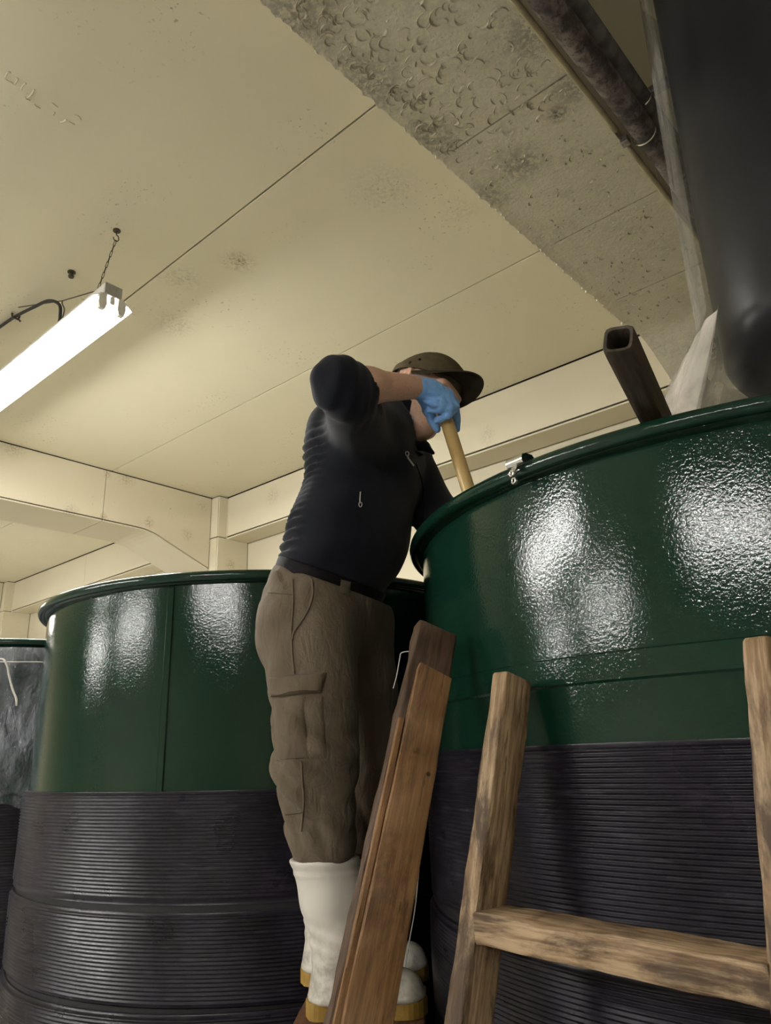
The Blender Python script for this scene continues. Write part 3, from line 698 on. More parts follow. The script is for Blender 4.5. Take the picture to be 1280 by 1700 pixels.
# far rail and treads
far = np.array([.03, .62, 0])
wood_bar('rail', foot+far, top_c+far-ax*.30, .092, .036, (1, 0, 0), m_wood_dk, e, .006, 40, .0012, (1.15, .92), .004)
for zz in (ZSOLE-.0135, ZSOLE-.0135-.32, ZSOLE-.0135-.64):
    t = (zz+CH-foot[2])/ax[2]; c = foot+ax*t
    yA = c[1]+.02; yB = c[1]+far[1]-.02
    wood_bar('tread', np.array([c[0]-.002, yA, zz+CH]), np.array([c[0]+.028, yB, zz+CH]), .25, .026, (1, 0, 0), m_tread, e, .003, 16, .0005)
# wires and string by the ladder
v, f = tube_vf(spline([W(688, 1081, 1.445), W(668, 1083, 1.45), W(664, 1092, 1.455), W(659, 1120, 1.46), W(653, 1143, 1.465)], 16), .0011, 5)
tag(mk('bent_wire', v, f, m_string, None, smooth=True), 'thin bent pale wire hooked on the dark rail of the step ladder', 'wire')
v, f = tube_vf(spline([W(701, 1335, 1.66), W(699, 1400, 1.67), W(690, 1500, 1.69), W(680, 1560, 1.70), W(673, 1602, 1.71), W(672, 1625, 1.715)], 24), .0013, 5)
tag(mk('hanging_string', v, f, m_string, None, smooth=True), 'thin white string hanging behind the step ladder above the boot', 'string')

# ------------------------------------------------------------------ the man: solid fields turned into smooth skins
class Field:
    def __init__(s, lo, hi, h):
        s.lo = np.array(lo, float); s.h = h; s.n = np.ceil((np.array(hi)-s.lo)/h).astype(int)+1
        s.ax = [s.lo[i]+h*np.arange(s.n[i]) for i in range(3)]; s.V = np.full(s.n, 1., np.float32)
    def _sl(s, lo, hi):
        i0 = np.clip(np.floor((np.array(lo)-s.lo)/s.h).astype(int), 0, s.n-1); i1 = np.clip(np.ceil((np.array(hi)-s.lo)/s.h).astype(int)+1, 1, s.n)
        sl = tuple(slice(int(a), int(b)) for a, b in zip(i0, i1))
        P = np.stack(np.meshgrid(*[s.ax[k][sl[k]] for k in range(3)], indexing='ij'), -1).astype(np.float32)
        return sl, P
    def op(s, fn, lo, hi, k, mode='u'):
        m = .035+k; sl, P = s._sl(np.array(lo)-m, np.array(hi)+m)
        if P.size == 0: return s
        d = fn(P); v = s.V[sl]
        if mode == 'u':
            q = np.clip(.5+.5*(v-d)/k, 0, 1) if k > 0 else None
            s.V[sl] = (v*(1-q)+d*q-k*q*(1-q)) if k > 0 else np.minimum(v, d)
        elif mode == 's':
            d = -d; q = np.clip(.5-.5*(v-d)/k, 0, 1) if k > 0 else None
            s.V[sl] = (v*(1-q)+d*q+k*q*(1-q)) if k > 0 else np.maximum(v, d)
        return s
    def cone(s, a, b, ra, rb, k=.02, T=None, mode='u'):
        """tapered limb from a to b; T = (axis, s): flattened/widened along an axis"""
        a = np.asarray(a, float); b = np.asarray(b, float); M = np.eye(3)
        wmax = max(ra, rb)
        if T is not None:
            for axis, sc in T:
                u = unit(axis); M = M @ (np.eye(3)+(sc-1)*np.outer(u, u)); wmax = max(wmax, max(ra, rb)/sc)
        A_ = (M@a).astype(np.float32); B_ = (M@b).astype(np.float32); Mt = M.T.astype(np.float32)
        ab = B_-A_; L2 = float(ab@ab)+1e-12
        def fn(P):
            p = P@Mt-A_; t = np.clip(p@ab/L2, 0, 1)
            return np.linalg.norm(p-t[..., None]*ab, axis=-1)-(ra+(rb-ra)*t)
        return s.op(fn, np.minimum(a, b)-wmax, np.maximum(a, b)+wmax, k, mode)
    def ell(s, c, axes, radii, k=.02, mode='u'):
        c = np.asarray(c, float); E_ = np.array([unit(v) for v in axes]); r = np.array(radii, float); m = r.max()
        Et = E_.T.astype(np.float32)
        def fn(P):
            q = (P-c.astype(np.float32))@Et; k0 = np.linalg.norm(q/r.astype(np.float32), axis=-1); k1 = np.linalg.norm(q/(r*r).astype(np.float32), axis=-1)
            return k0*(k0-1)/np.maximum(k1, 1e-6)
        return s.op(fn, c-m, c+m, k, mode)
    def cut(s, p, n, k=.004):
        """keep the side the normal n points away from"""
        p = np.asarray(p, float); n = unit(n); sl, P = s._sl(s.lo, s.lo+s.h*(s.n))
        d = (P-p.astype(np.float32))@n.astype(np.float32); v = s.V
        q = np.clip(.5+.5*(d-v)/k, 0, 1); s.V = v*(1-q)+d*q+k*q*(1-q); return s
    def disp(s, fn, band=.03):
        idx = np.argwhere(np.abs(s.V) < band)
        P = s.lo+idx*s.h; s.V[tuple(idx.T)] += fn(P).astype(np.float32); return s
    def mesh(s):
        V = s.V; ins = V < 0; n = s.n
        c = [ins[dx:n[0]-1+dx, dy:n[1]-1+dy, dz:n[2]-1+dz] for dx in (0, 1) for dy in (0, 1) for dz in (0, 1)]
        cnt = sum(x.astype(np.int8) for x in c); act = (cnt > 0) & (cnt < 8)
        ids = -np.ones(act.shape, np.int64); cells = np.argwhere(act); ids[tuple(cells.T)] = np.arange(len(cells))
        acc = np.zeros((len(cells), 3)); num = np.zeros(len(cells))
        cor = [np.array(q) for q in ((0, 0, 0), (1, 0, 0), (0, 1, 0), (1, 1, 0), (0, 0, 1), (1, 0, 1), (0, 1, 1), (1, 1, 1))]
        for i in range(8):
            for j in range(i+1, 8):
                if np.abs(cor[i]-cor[j]).sum() != 1: continue
                va = V[tuple((cells+cor[i]).T)]; vb = V[tuple((cells+cor[j]).T)]; x = (va < 0) != (vb < 0)
                t = np.where(x, va/np.where(x, va-vb, 1), 0)
                acc += np.where(x[:, None], cor[i]+t[:, None]*(cor[j]-cor[i]), 0); num += x
        P = s.lo+s.h*(cells+acc/num[:, None]); Q = []
        for ax_ in range(3):
            o1, o2 = (ax_+1) % 3, (ax_+2) % 3
            a = [slice(None)]*3; b = [slice(None)]*3; a[ax_] = slice(0, -1); b[ax_] = slice(1, None)
            fl = np.argwhere(ins[tuple(a)] != ins[tuple(b)])
            ok = (fl[:, o1] > 0) & (fl[:, o2] > 0) & (fl[:, o1] < n[o1]-1) & (fl[:, o2] < n[o2]-1); fl = fl[ok]
            e1 = np.zeros(3, int); e1[o1] = 1; e2 = np.zeros(3, int); e2[o2] = 1
            q = np.stack([ids[tuple((fl-e1-e2).T)], ids[tuple((fl-e2).T)], ids[tuple(fl.T)], ids[tuple((fl-e1).T)]], 1)
            w = ins[tuple(fl.T)]; q[~w] = q[~w][:, ::-1]; Q.append(q)
        return P, np.concatenate(Q)
def sn(P, f, seed, n=6, dirs=None):
    g = np.random.default_rng(seed); o = 0
    for i in range(n):
        d = g.normal(size=3); d /= np.linalg.norm(d)
        if dirs is not None: d = d*np.array(dirs)
        o = o+np.sin(P@d*f*g.uniform(.6, 1.5)+g.uniform(0, 6.28)+1.2*np.sin(P@g.normal(size=3)*f*.45))
    return o/math.sqrt(n)
def skin(name, F_, mat, parent=None): 
    V, Q = F_.mesh(); return mk(name, V, Q, mat, parent, smooth=True)

# --- joints
YAW = math.radians(18); FW = np.array([math.cos(YAW), -math.sin(YAW), 0]); LT = np.array([math.sin(YAW), math.cos(YAW), 0]); UP = np.array([0, 0, 1.])
waist = W(548, 965, 1.80); belly = W(586, 880, 1.80); chest = W(612, 775, 1.81); upper = W(640, 715, 1.83)
shR = W(600, 702, 1.66); shL = W(670, 755, 1.98); elR = W(564, 640, 1.43); wrR = W(690, 643, 1.55)
elL = np.array([.135, 1.88, CH+.60]); haL = np.array([.245, 1.63, CH+.40])
hipR = W(518, 1045, 1.70); knR = W(524, 1262, 1.66); anR = np.array([W(503, 1680, 1.68)[0]+.075, 1.675, CH-.47+.14])
hipL = W(585, 1040, 1.90); knL = W(606, 1255, 1.91); anL = np.array([W(494, 1620, 1.90)[0]+.075, 1.905, CH-.47+.14])
neckb = W(655, 700, 1.83); HC = W(703, 656, 1.83)
HP = math.radians(20); HY = math.radians(40)
hf0 = np.array([math.cos(HY), -math.sin(HY), 0]); hl = np.array([math.sin(HY), math.cos(HY), 0])
hf = math.cos(HP)*hf0-math.sin(HP)*UP; hu = np.cross(hf, hl); hu = hu if hu[2] > 0 else -hu
HR = math.radians(17); hl, hu = math.cos(HR)*hl-math.sin(HR)*hu, math.cos(HR)*hu+math.sin(HR)*hl
def H(f, l, u): return HC+hf*f+hl*l+hu*u
torsoT = [(LT, .70)]

# --- body: one continuous figure
def build_body():
    pts = np.array([waist, shR, shL, elR, wrR, anR, anL, HC, haL, H(.12, 0, 0), H(0, 0, .13)])
    lo = pts.min(0)-[.17, .14, .09]; hi = pts.max(0)+[.12, .12, .05]
    B_ = Field(lo, hi, .0045)
    B_.cone(waist, belly, .100, .108, .03, torsoT).cone(belly, chest, .108, .112, .03, torsoT).cone(chest, upper, .112, .075, .03, torsoT)
    B_.cone(shR, elR, .05, .040, .03).cone(elR, elR+(wrR-elR)*.35, .040, .040, .02).cone(elR+(wrR-elR)*.35, wrR, .0385, .0270, .02)
    B_.cone(shL, elL, .05, .040, .03).cone(elL, haL, .040, .026, .02)
    for h_, k_, a_, m_ in ((hipR, knR, anR, W(538, 1432, 1.67)), (hipL, knL, anL, W(568, 1432, 1.915))):
        B_.cone(h_, k_, .078, .052, .03).cone(k_, m_, .052, .040, .02).cone(m_, a_, .040, .034, .02)
        B_.cone(a_, a_-[.01, 0, .075], .034, .032, .02).cone(a_-[.005, 0, .075], a_+[.13, 0, -.09], .030, .022, .02)
    # neck and head
    B_.cone(neckb-[0, 0, .02], H(-.030, 0, -.06), .068, .060, .02)
    B_.ell(H(-.011, 0, .029), (hf, hl, hu), (.099, .077, .086), .01)
    B_.ell(H(.020, 0, -.035), (hf, hl, hu), (.072, .062, .075), .03)
    B_.cone(H(.0, -.045, -.06), H(.058, -.014, -.100), .026, .020, .025).cone(H(.0, .045, -.06), H(.058, .014, -.100), .026, .020, .025)
    B_.ell(H(.064, 0, -.104), (hf, hl, hu), (.022, .024, .018), .018)
    B_.cone(H(-.02, 0, -.075), H(.04, 0, -.10), .05, .03, .03)
    B_.cone(H(.086, -.035, .012), H(.086, .035, .012), .014, .014, .015)                       # brow
    B_.cone(H(.090, 0, .002), H(.112, 0, -.036), .010, .013, .012)                             # nose
    B_.ell(H(.100, -.012, -.040), (hf, hl, hu), (.011, .009, .008), .008).ell(H(.100, .012, -.040), (hf, hl, hu), (.011, .009, .008), .008)
    B_.ell(H(.074, -.036, -.028), (hf, hl, hu), (.018, .018, .016), .02).ell(H(.074, .036, -.028), (hf, hl, hu), (.018, .018, .016), .02)
    for s in (-1, 1): B_.ell(H(.094, .031*s, -.006), (hf, hl, hu), (.013, .016, .010), .008, 's')
    B_.cone(H(.086, -.020, -.066), H(.086, .020, -.066), .0085, .0085, .008).cone(H(.083, -.018, -.078), H(.083, .018, -.078), .0095, .0095, .008)
    B_.cone(H(.097, -.024, -.0715), H(.097, .024, -.0715), .0035, .0035, .004, None, 's')
    for s in (-1, 1):
        c = H(-.010, .077*s, .006)
        ex = unit(hf+hl*s*.5)
        B_.ell(c, (ex, np.cross(hu, ex), hu), (.019, .008, .033), .006)
        B_.ell(c+hl*s*.010+hf*.004, (ex, np.cross(hu, ex), hu), (.010, .007, .021), .004, 's')
        B_.ell(c+hl*s*.002+hf*.016-hu*.004, (hf, hl, hu), (.005, .006, .009), .004)
    return B_
body = skin('person', build_body(), m_skin)
tag(body, 'man in olive cap, black pullover and khaki trousers leaning over the right tank', 'person')
for s in (-1, 1):
    bm = bmesh.new(); bmesh.ops.create_uvsphere(bm, u_segments=16, v_segments=10, radius=.0118); v, f = bm_out(bm)
    ey = mk('eye', np.array(v)+H(.0835, .031*s, -.006), f, m_eye, body, smooth=True)
    bm = bmesh.new(); bmesh.ops.create_uvsphere(bm, u_segments=12, v_segments=8, radius=.0058); v, f = bm_out(bm)
    mk('iris', np.array(v)+H(.0905, .031*s, -.007), f, m_iris, ey, smooth=True)
# short hair below the cap, round the back of the head
Hf = Field(H(0, 0, 0)-.13, H(0, 0, 0)+.13, .004)
Hf.ell(H(-.014, 0, .024), (hf, hl, hu), (.0975, .0765, .079), .005).cut(H(-.045, 0, 0), hf, .004).cut(H(0, 0, -.03), -hu, .004)
skin('hair', Hf, m_hair, body)

# --- pullover with creased back
wa = W(465, 940, 1.80); wb = W(634, 1000, 1.80); wn = unit(np.cross(wb-wa, LT+np.array([0, 0, .05])))
if wn[2] < 0: wn = -wn
nk0 = unit(H(-.03, 0, -.06)-neckb)
def shirt_field():
    pts = np.array([waist, shR, shL, elR, elL, chest, haL]); Fs = Field(pts.min(0)-[.17, .10, .10], pts.max(0)+[.10, .10, .12], .005)
    Fs.cone(waist-wn*.03, belly, .120, .132, .03, torsoT).cone(belly, chest, .133, .134, .03, torsoT).cone(chest, upper, .134, .094, .03, torsoT)
    Fs.ell(W(606, 915, 1.78), (FW, LT, UP), (.065, .13, .08), .04)                                # belly
    Fs.ell(W(560, 735, 1.80), (FW, LT, UP), (.07, .13, .10), .05)                                  # shoulder blades
    Fs.cone(upper, shR, .082, .074, .04).cone(upper, shL, .082, .072, .04)
    Fs.cone(shR, elR, .070, .058, .02).cone(elR, elR+(wrR-elR)*.50, .058, .040, .02)
    Fs.cone(elR+np.array([.03, .03, -.04]), shR-np.array([0, 0, .06]), .042, .06, .04)
    Fs.cone(shL, elL, .073, .060, .03).cone(elL, elL+(haL-elL)*.8, .058, .042, .02)
    # neck opening, sleeve ends
    cf = elR+(wrR-elR)*.53; ax_ = unit(wrR-elR)
    Fs.cone(cf+ax_*.0, cf+ax_*.08, .06, .06, .003, None, 's')
    Fs.cone(neckb+nk0*.040, H(-.005, 0, -.055), .062, .085, .010, None, 's')
    Fs.ell(H(.02, 0, -.02), (hf, hl, hu), (.115, .10, .12), .006, 's')
    n0 = W(648, 664, 1.76); nn = unit(np.cross(W(690, 738, 1.76)-n0, LT)); nn = nn if nn[0] > 0 else -nn
    ca = (neckb+FW*.01).astype(np.float32); cb_ = H(.0, 0, -.06).astype(np.float32)
    def neckline(P):
        ab = cb_-ca; p = P-ca; t = np.clip(p@ab/float(ab@ab), -.6, 1); dc = np.linalg.norm(p-t[..., None]*ab, axis=-1)-.095
        return np.maximum(dc, -((P-n0.astype(np.float32))@nn.astype(np.float32)))
    Fs.op(neckline, neckb-.2, H(0, 0, 0)+.15, .006, 's')
    def creases(P):
        t = (P-waist)@unit(chest-waist); bk = np.clip(-((P-waist-np.outer(t, unit(chest-waist)))@FW)/.11, -1, 1)
        w = np.clip((bk-.05)/.5, 0, 1); u = t+.010*np.sin((P@LT)*14+t*23)+.006*np.sin((P@LT)*37)
        env = np.clip((t+.02)/.04, 0, 1)*np.clip((.36-t)/.08, 0, 1)
        r = -.0100*w*env*(np.abs(np.sin(u*math.pi/.020))-.5)*(1+.5*np.sin(t*31))
        r += .0022*sn(P, 42, 5)
        ea = np.clip(1-np.linalg.norm(P-elR, axis=1)/.13, 0, 1)
        return r+ea*.003*np.sin((P@unit(wrR-elR))*180+2*np.sin(P[:, 2]*30))
    Fs.disp(creases)
    Fs.cut(waist+wn*.012, -wn, .006)
    # hollow sleeve end
    Fs.cone(cf-ax_*.02, cf+ax_*.03, .0355, .0355, .002, None, 's')
    return Fs
shirt = skin('pullover', shirt_field(), m_shirt, body); shirt['label'] = 'black pullover with creased back and pushed-up sleeves'
# collar: a soft standing band with an open pointed tip
Fc_ = Field(neckb-.13, neckb+.16, .0035)
nk = unit(H(-.03, 0, -.06)-neckb); cc = neckb+nk*.005+FW*.004
def band(P):
    q = P-cc.astype(np.float32); t = q@nk.astype(np.float32); r = np.linalg.norm(q-t[..., None]*nk.astype(np.float32), axis=-1)
    return np.maximum(np.abs(r-.074-.25*t)-.006, np.abs(t+.004)-.020)
Fc_.op(band, cc-.1, cc+.1, 0)
Fc_.cone(W(690, 740, 1.775), W(706, 741, 1.765), .014, .011, .01).cone(W(706, 741, 1.765), W(719, 752, 1.76), .011, .005, .01)
Fc_.cone(W(684, 752, 1.76), W(700, 760, 1.755), .014, .010, .01)
skin('collar', Fc_, m_shirt, shirt)

# --- trousers
def trouser_field():
    pts = np.array([waist, hipR, hipL, anR, anL, knL]); Ft = Field(np.array([pts[:, 0].min()-.17, pts[:, 1].min()-.15, W(538, 1440, 1.67)[2]]), pts.max(0)+[.15, .15, .08], .005)
    Ft.cone(waist, W(535, 1010, 1.80), .117, .122, .03, torsoT).ell(W(538, 1030, 1.80), (FW, LT, UP), (.122, .185, .11), .04)
    Ft.ell(W(496, 1060, 1.79), (FW, LT, UP), (.075, .15, .10), .03)                                # seat
    kR = W(524, 1262, 1.66); lR = W(536, 1395, 1.668)
    Ft.cone(hipR, kR, .107, .087, .03).cone(kR, lR, .087, .068, .02).cone(lR, W(538, 1432, 1.67), .067, .052, .01)
    kL = knL; lL = W(580, 1395, 1.91); Ft.cone(hipL, kL, .105, .085, .03).cone(kL, lL, .085, .068, .02).cone(lL, W(570, 1432, 1.915), .067, .052, .01)
    def fold(P):
        z = P[:, 2]-CH
        r = .0055*sn(P, 30, 11, 6, (1, 1, .45))-.0030*np.abs(sn(P, 48, 3, 4, (1, 1, .7)))
        kn = np.clip(1-np.abs(z-(W(524, 1290, 1.66)[2]-CH))/.22, 0, 1)
        r += kn*.0080*np.sin(z*95+(P@FW)*60+2.2*np.sin(P[:, 1]*25))*np.clip(.6+sn(P, 9, 21), 0, 1)
        bl = np.clip(1-np.abs(z-(W(536, 1385, 1.67)[2]-CH))/.07, 0, 1)
        r -= bl*.006*np.abs(np.sin((P@FW)*70+z*20))
        g = np.clip(1-(waist[2]+.0-P[:, 2])/.10, 0, 1)*np.clip(-(P-waist)@FW/.06, 0, 1)            # gathers at the waist
        r -= g*.006*np.abs(np.sin((P@LT)*120+(P@FW)*90))
        return r
    Ft.disp(fold); Ft.cut(waist-wn*.006, wn, .004)
    return Ft
trou = skin('trousers', trouser_field(), m_trou, body); trou['label'] = 'khaki cargo trousers tucked into the boots'
# belt
def belt_field(th, rad, k):
    Fb = Field(waist-[.2, .26, .12], waist+[.22, .26, .12], .0045)
    Fb.cone(waist-wn*.06, belly, rad, rad+.012, .03, torsoT); 
    Fb.cut(waist+wn*th, wn, .003); Fb.cut(waist-wn*th, -wn, .003)
    return Fb
skin('belt', belt_field(.017, .1245, 0), m_belt, body)

# --- helpers to lay pieces on the cloth
DG = None
def bvh_of(o):
    M = WM[o.name]; vs = [M@v.co for v in o.data.vertices]; return BVHTree.FromPolygons(vs, [tuple(p.vertices) for p in o.data.polygons])
ORG = Vector((0, 0, CH))
def on_cloth(bvh, x, y, lift):
    d = Vector(Rv*((x-CX)/FPX)+Uv*((CY-y)/FPX)+Fv).normalized(); h = bvh.ray_cast(ORG, d)
    if h[0] is None: return None
    n = h[1]; n = -n if n.dot(d) > 0 else n
    return np.array(h[0]+n*lift), np.array(n)
def patch(name, bvh, quad, mat, parent, lift=.004, nu=14, nv=8, sag=0, puff=0):
    """a cloth piece sewn on a garment: quad corners run TL, TR, BR, BL"""
    V = []; ok = True; q = np.array(quad, float)
    for j in range(nv):
        for i in range(nu):
            u, v = i/(nu-1), j/(nv-1); p = (q[0]*(1-u)+q[1]*u)*(1-v)+(q[3]*(1-u)+q[2]*u)*v
            e_ = min(u, 1-u, v, 1-v); r = on_cloth(bvh, p[0], p[1], lift*min(1, .35+e_*9)+puff*math.sin(math.pi*u)*math.sin(math.pi*v))
            if r is None: return None
            V.append(r[0])
    nb = len(V)
    V2 = []
    for j in range(nv):
        for i in range(nu):
            u, v = i/(nu-1), j/(nv-1); p = (q[0]*(1-u)+q[1]*u)*(1-v)+(q[3]*(1-u)+q[2]*u)*v
            r = on_cloth(bvh, p[0], p[1], -.003)
            V2.append(r[0])
    Fc = []
    for j in range(nv-1):
        for i in range(nu-1):
            a = j*nu+i; Fc.append([a, a+nu, a+nu+1, a+1]); Fc.append([nb+a, nb+a+1, nb+a+nu+1, nb+a+nu])
    rim = [i for i in range(nu)]+[j*nu+nu-1 for j in range(1, nv)]+[(nv-1)*nu+i for i in range(nu-2, -1, -1)]+[j*nu for j in range(nv-2, 0, -1)]
    for a, b in zip(rim, rim[1:]+rim[:1]): Fc.append([a, b, nb+b, nb+a])
    return mk(name, V+V2, Fc, mat, parent, smooth=True, auto=50)
def cord(name, bvh, pxs, r, mat, parent, lift=.001, n=24):
    pp = spline([(x, y, 0) for x, y in pxs], n); P = [on_cloth(bvh, x, y, lift) for x, y, _ in pp]
    P = [p[0] for p in P if p is not None]
    if len(P) < 2: return None
    v, f = tube_vf(P, r, 5); return mk(name, v, f, mat, parent, smooth=True)
bt_ = bvh_of(trou)
patch('pocket_flap', bt_, [(449, 1124), (541, 1117), (533, 1150), (450, 1157)], m_trou, trou, .012, 20, 10)
patch('cargo_pocket', bt_, [(455, 1160), (508, 1158), (513, 1258), (459, 1262)], m_trou, trou, .005, 12, 16, puff=.012)
patch('cargo_pocket_pleat', bt_, [(500, 1159), (536, 1155), (541, 1256), (511, 1260)], m_trou, trou, .0035, 10, 14, puff=.004)
cord('pocket_seam', bt_, [(518, 962), (519, 990), (508, 1020), (488, 1050), (486, 1062)], .0022, m_trou, trou)
cord('side_seam', bt_, [(486, 962), (487, 1000), (484, 1050), (486, 1090), (489, 1118)], .0018, m_trou, trou)
cord('lower_seam', bt_, [(500, 1265), (503, 1300), (504, 1340), (500, 1380)], .0018, m_trou, trou)
cord('knee_seam', bt_, [(474, 1352), (488, 1350), (503, 1346)], .0018, m_trou, trou)
cord('yoke_seam', bt_, [(446, 984), (465, 985), (486, 987)], .0018, m_trou, trou)
bb_ = bvh_of(bpy.data.objects['belt'])
for q in ([(457, 934), (467, 932), (462, 962), (450, 962)], [(566, 962), (582, 966), (580, 990), (564, 984)]):
    # loops stand over the belt: find cloth or belt, whichever is nearer
    class Both:
        def ray_cast(s, o, d):
            a = bt_.ray_cast(o, d); b = bb_.ray_cast(o, d)
            if a[0] is None: return b
            if b[0] is None: return a
            return a if a[3] < b[3] else b
    patch('belt_loop', Both(), q, m_trou, trou, .005, 5, 10)
bs_ = bvh_of(shirt)
zp = cord('chest_zip', bs_, [(598, 817), (597, 828), (597, 836)], .0016, m_zip, shirt, .002, 8)
P = on_cloth(bs_, 597, 838, .004)
if P is not None:
    pts = [P[0]+np.array([.0035*math.cos(q), 0, .006*math.sin(q)]) for q in np.linspace(0, 2*math.pi, 13)[:-1]]
    v, f = tube_vf(pts, .0011, 5, closed=True); mk('zip_pull', v, f, m_zip, shirt, smooth=True)
cord('front_zip', bs_, [(690, 770), (700, 800), (704, 840), (700, 880)], .0016, m_belt, shirt, .001)
P0 = W(675, 752, 1.735); P1 = W(678, 760, 1.735); P2 = W(686, 772, 1.735)
_h = on_cloth(bs_, 676, 755, .008); 
if _h is not None:
    yy_ = _h[0][1]; P0, P1, P2 = W(676, 753, yy_), W(678, 761, yy_), W(687, 773, yy_)
pts = [P0+np.array([.0045*math.cos(q), 0, .0055*math.sin(q)]) for q in np.linspace(0, 2*math.pi, 13)[:-1]]
v, f = join(tube_vf(pts, .0014, 5, closed=True), tube_vf([P0-[0, 0, .004], P1], .0026, 6), tube_vf([P1, P2], .0022, 6)); mk('zip_pull', v, f, m_zip, shirt, smooth=True)

# --- cap
def cap_field():
    Fk = Field(HC-.16, HC+.17, .004)
    Fk.ell(H(-.012, 0, .032), (hf, hl, hu), (.107, .086, .083), .01)
    Fk.ell(H(.022, 0, .066), (hf, hl, hu), (.076, .070, .046), .03)
    pn = unit(-hu*1.0+hf*-.10+np.zeros(3)); Fk.cut(H(0, 0, .030), pn, .004)
    Fk.ell(H(-.012, 0, .024), (hf, hl, hu), (.0975, .0765, .080), .004, 's')
    def seams_(P):
        q = P-HC; an = np.arctan2(q@hl, q@hf+.012); r = -.0
        return .0016*np.exp(-((np.sin(an*3))/.06)**2)*np.clip(((q@hu)-.06)/.02, 0, 1)+.0012*sn(P, 60, 8)
    Fk.disp(seams_); return Fk
cap = skin('cap', cap_field(), m_cap, body); cap['label'] = 'olive baseball cap with a dark brim'
# sweatband
pn = unit(hu+hf*.10)
ring_pts = []
for q in np.linspace(0, 2*math.pi, 49)[:-1]:
    f_, l2 = .1075*math.cos(q), .0855*math.sin(q); p = H(-.012+f_, l2, .037+0*f_); ring_pts.append(p)
V = []; n = len(ring_pts)
for p in ring_pts:
    o_ = unit(p-H(-.012, 0, .037)); V += [p-hu*.009, p-hu*.009+o_*.002, p+hu*.013+o_*.0015, p+hu*.013-o_*.003]
Fq = [[i*4+k, ((i+1) % n)*4+k, ((i+1) % n)*4+(k+1) % 4, i*4+(k+1) % 4] for i in range(n) for k in range(4)]
mk('cap_band', V, Fq, m_cap, cap, smooth=True, auto=40)
# brim, cambered, tilted a little up against the crown
V = []; nu, nv = 33, 9; BT = math.radians(10)
for side in (0, 1):
    for i in range(nu):
        q = math.radians(-82+164*i/(nu-1))
        for j in range(nv):
            t = j/(nv-1)
            f0, l0 = .106*math.cos(q), .084*math.sin(q)
            ext = .076*max(0, math.cos(q*.98))**.38; ll = l0*(1-.03*t)
            f_ = f0+ext*t
            u_ = .030+math.sin(BT)*(f_-.04)-.020*(ll/.08)**2*(.35+.65*t)*1.2
            V.append(H(-.012+f_, ll, u_+(.0022 if side else -.0022)))
m_ = nu*nv; Fq = []
for i in range(nu-1):
    for j in range(nv-1):
        a = i*nv+j; Fq.append([a, a+1, a+nv+1, a+nv]); Fq.append([m_+a, m_+a+nv, m_+a+nv+1, m_+a+1])
rim = [i*nv+nv-1 for i in range(nu)]+[(nu-1)*nv+j for j in range(nv-2, -1, -1)]+[i*nv for i in range(nu-2, -1, -1)]+[j for j in range(1, nv-1)]
for a, b in zip(rim, rim[1:]+rim[:1]): Fq.append([a, m_+a, m_+b, b])
mk('cap_brim', V, Fq, m_cap_dk, cap, smooth=True, auto=60)
bm = bmesh.new(); bmesh.ops.create_uvsphere(bm, u_segments=12, v_segments=8, radius=.008); v, f = bm_out(bm)
mk('cap_button', np.array(v)*[1, 1, .6]+H(.0, 0, .116), f, m_cap, cap, smooth=True)
bk_ = bvh_of(cap)
for x, y in ((681, 602), (697, 597)):
    P = on_cloth(bk_, x, y, .001)
    if P is not None:
        t1 = unit(np.cross(P[1], [0, 0, 1])); t2 = np.cross(P[1], t1)
        v, f = tube_vf([P[0]+.0028*(math.cos(q)*t1+math.sin(q)*t2) for q in np.linspace(0, 2*math.pi, 11)[:-1]], .0013, 5, closed=True); mk('eyelet', v, f, m_belt, cap, smooth=True)

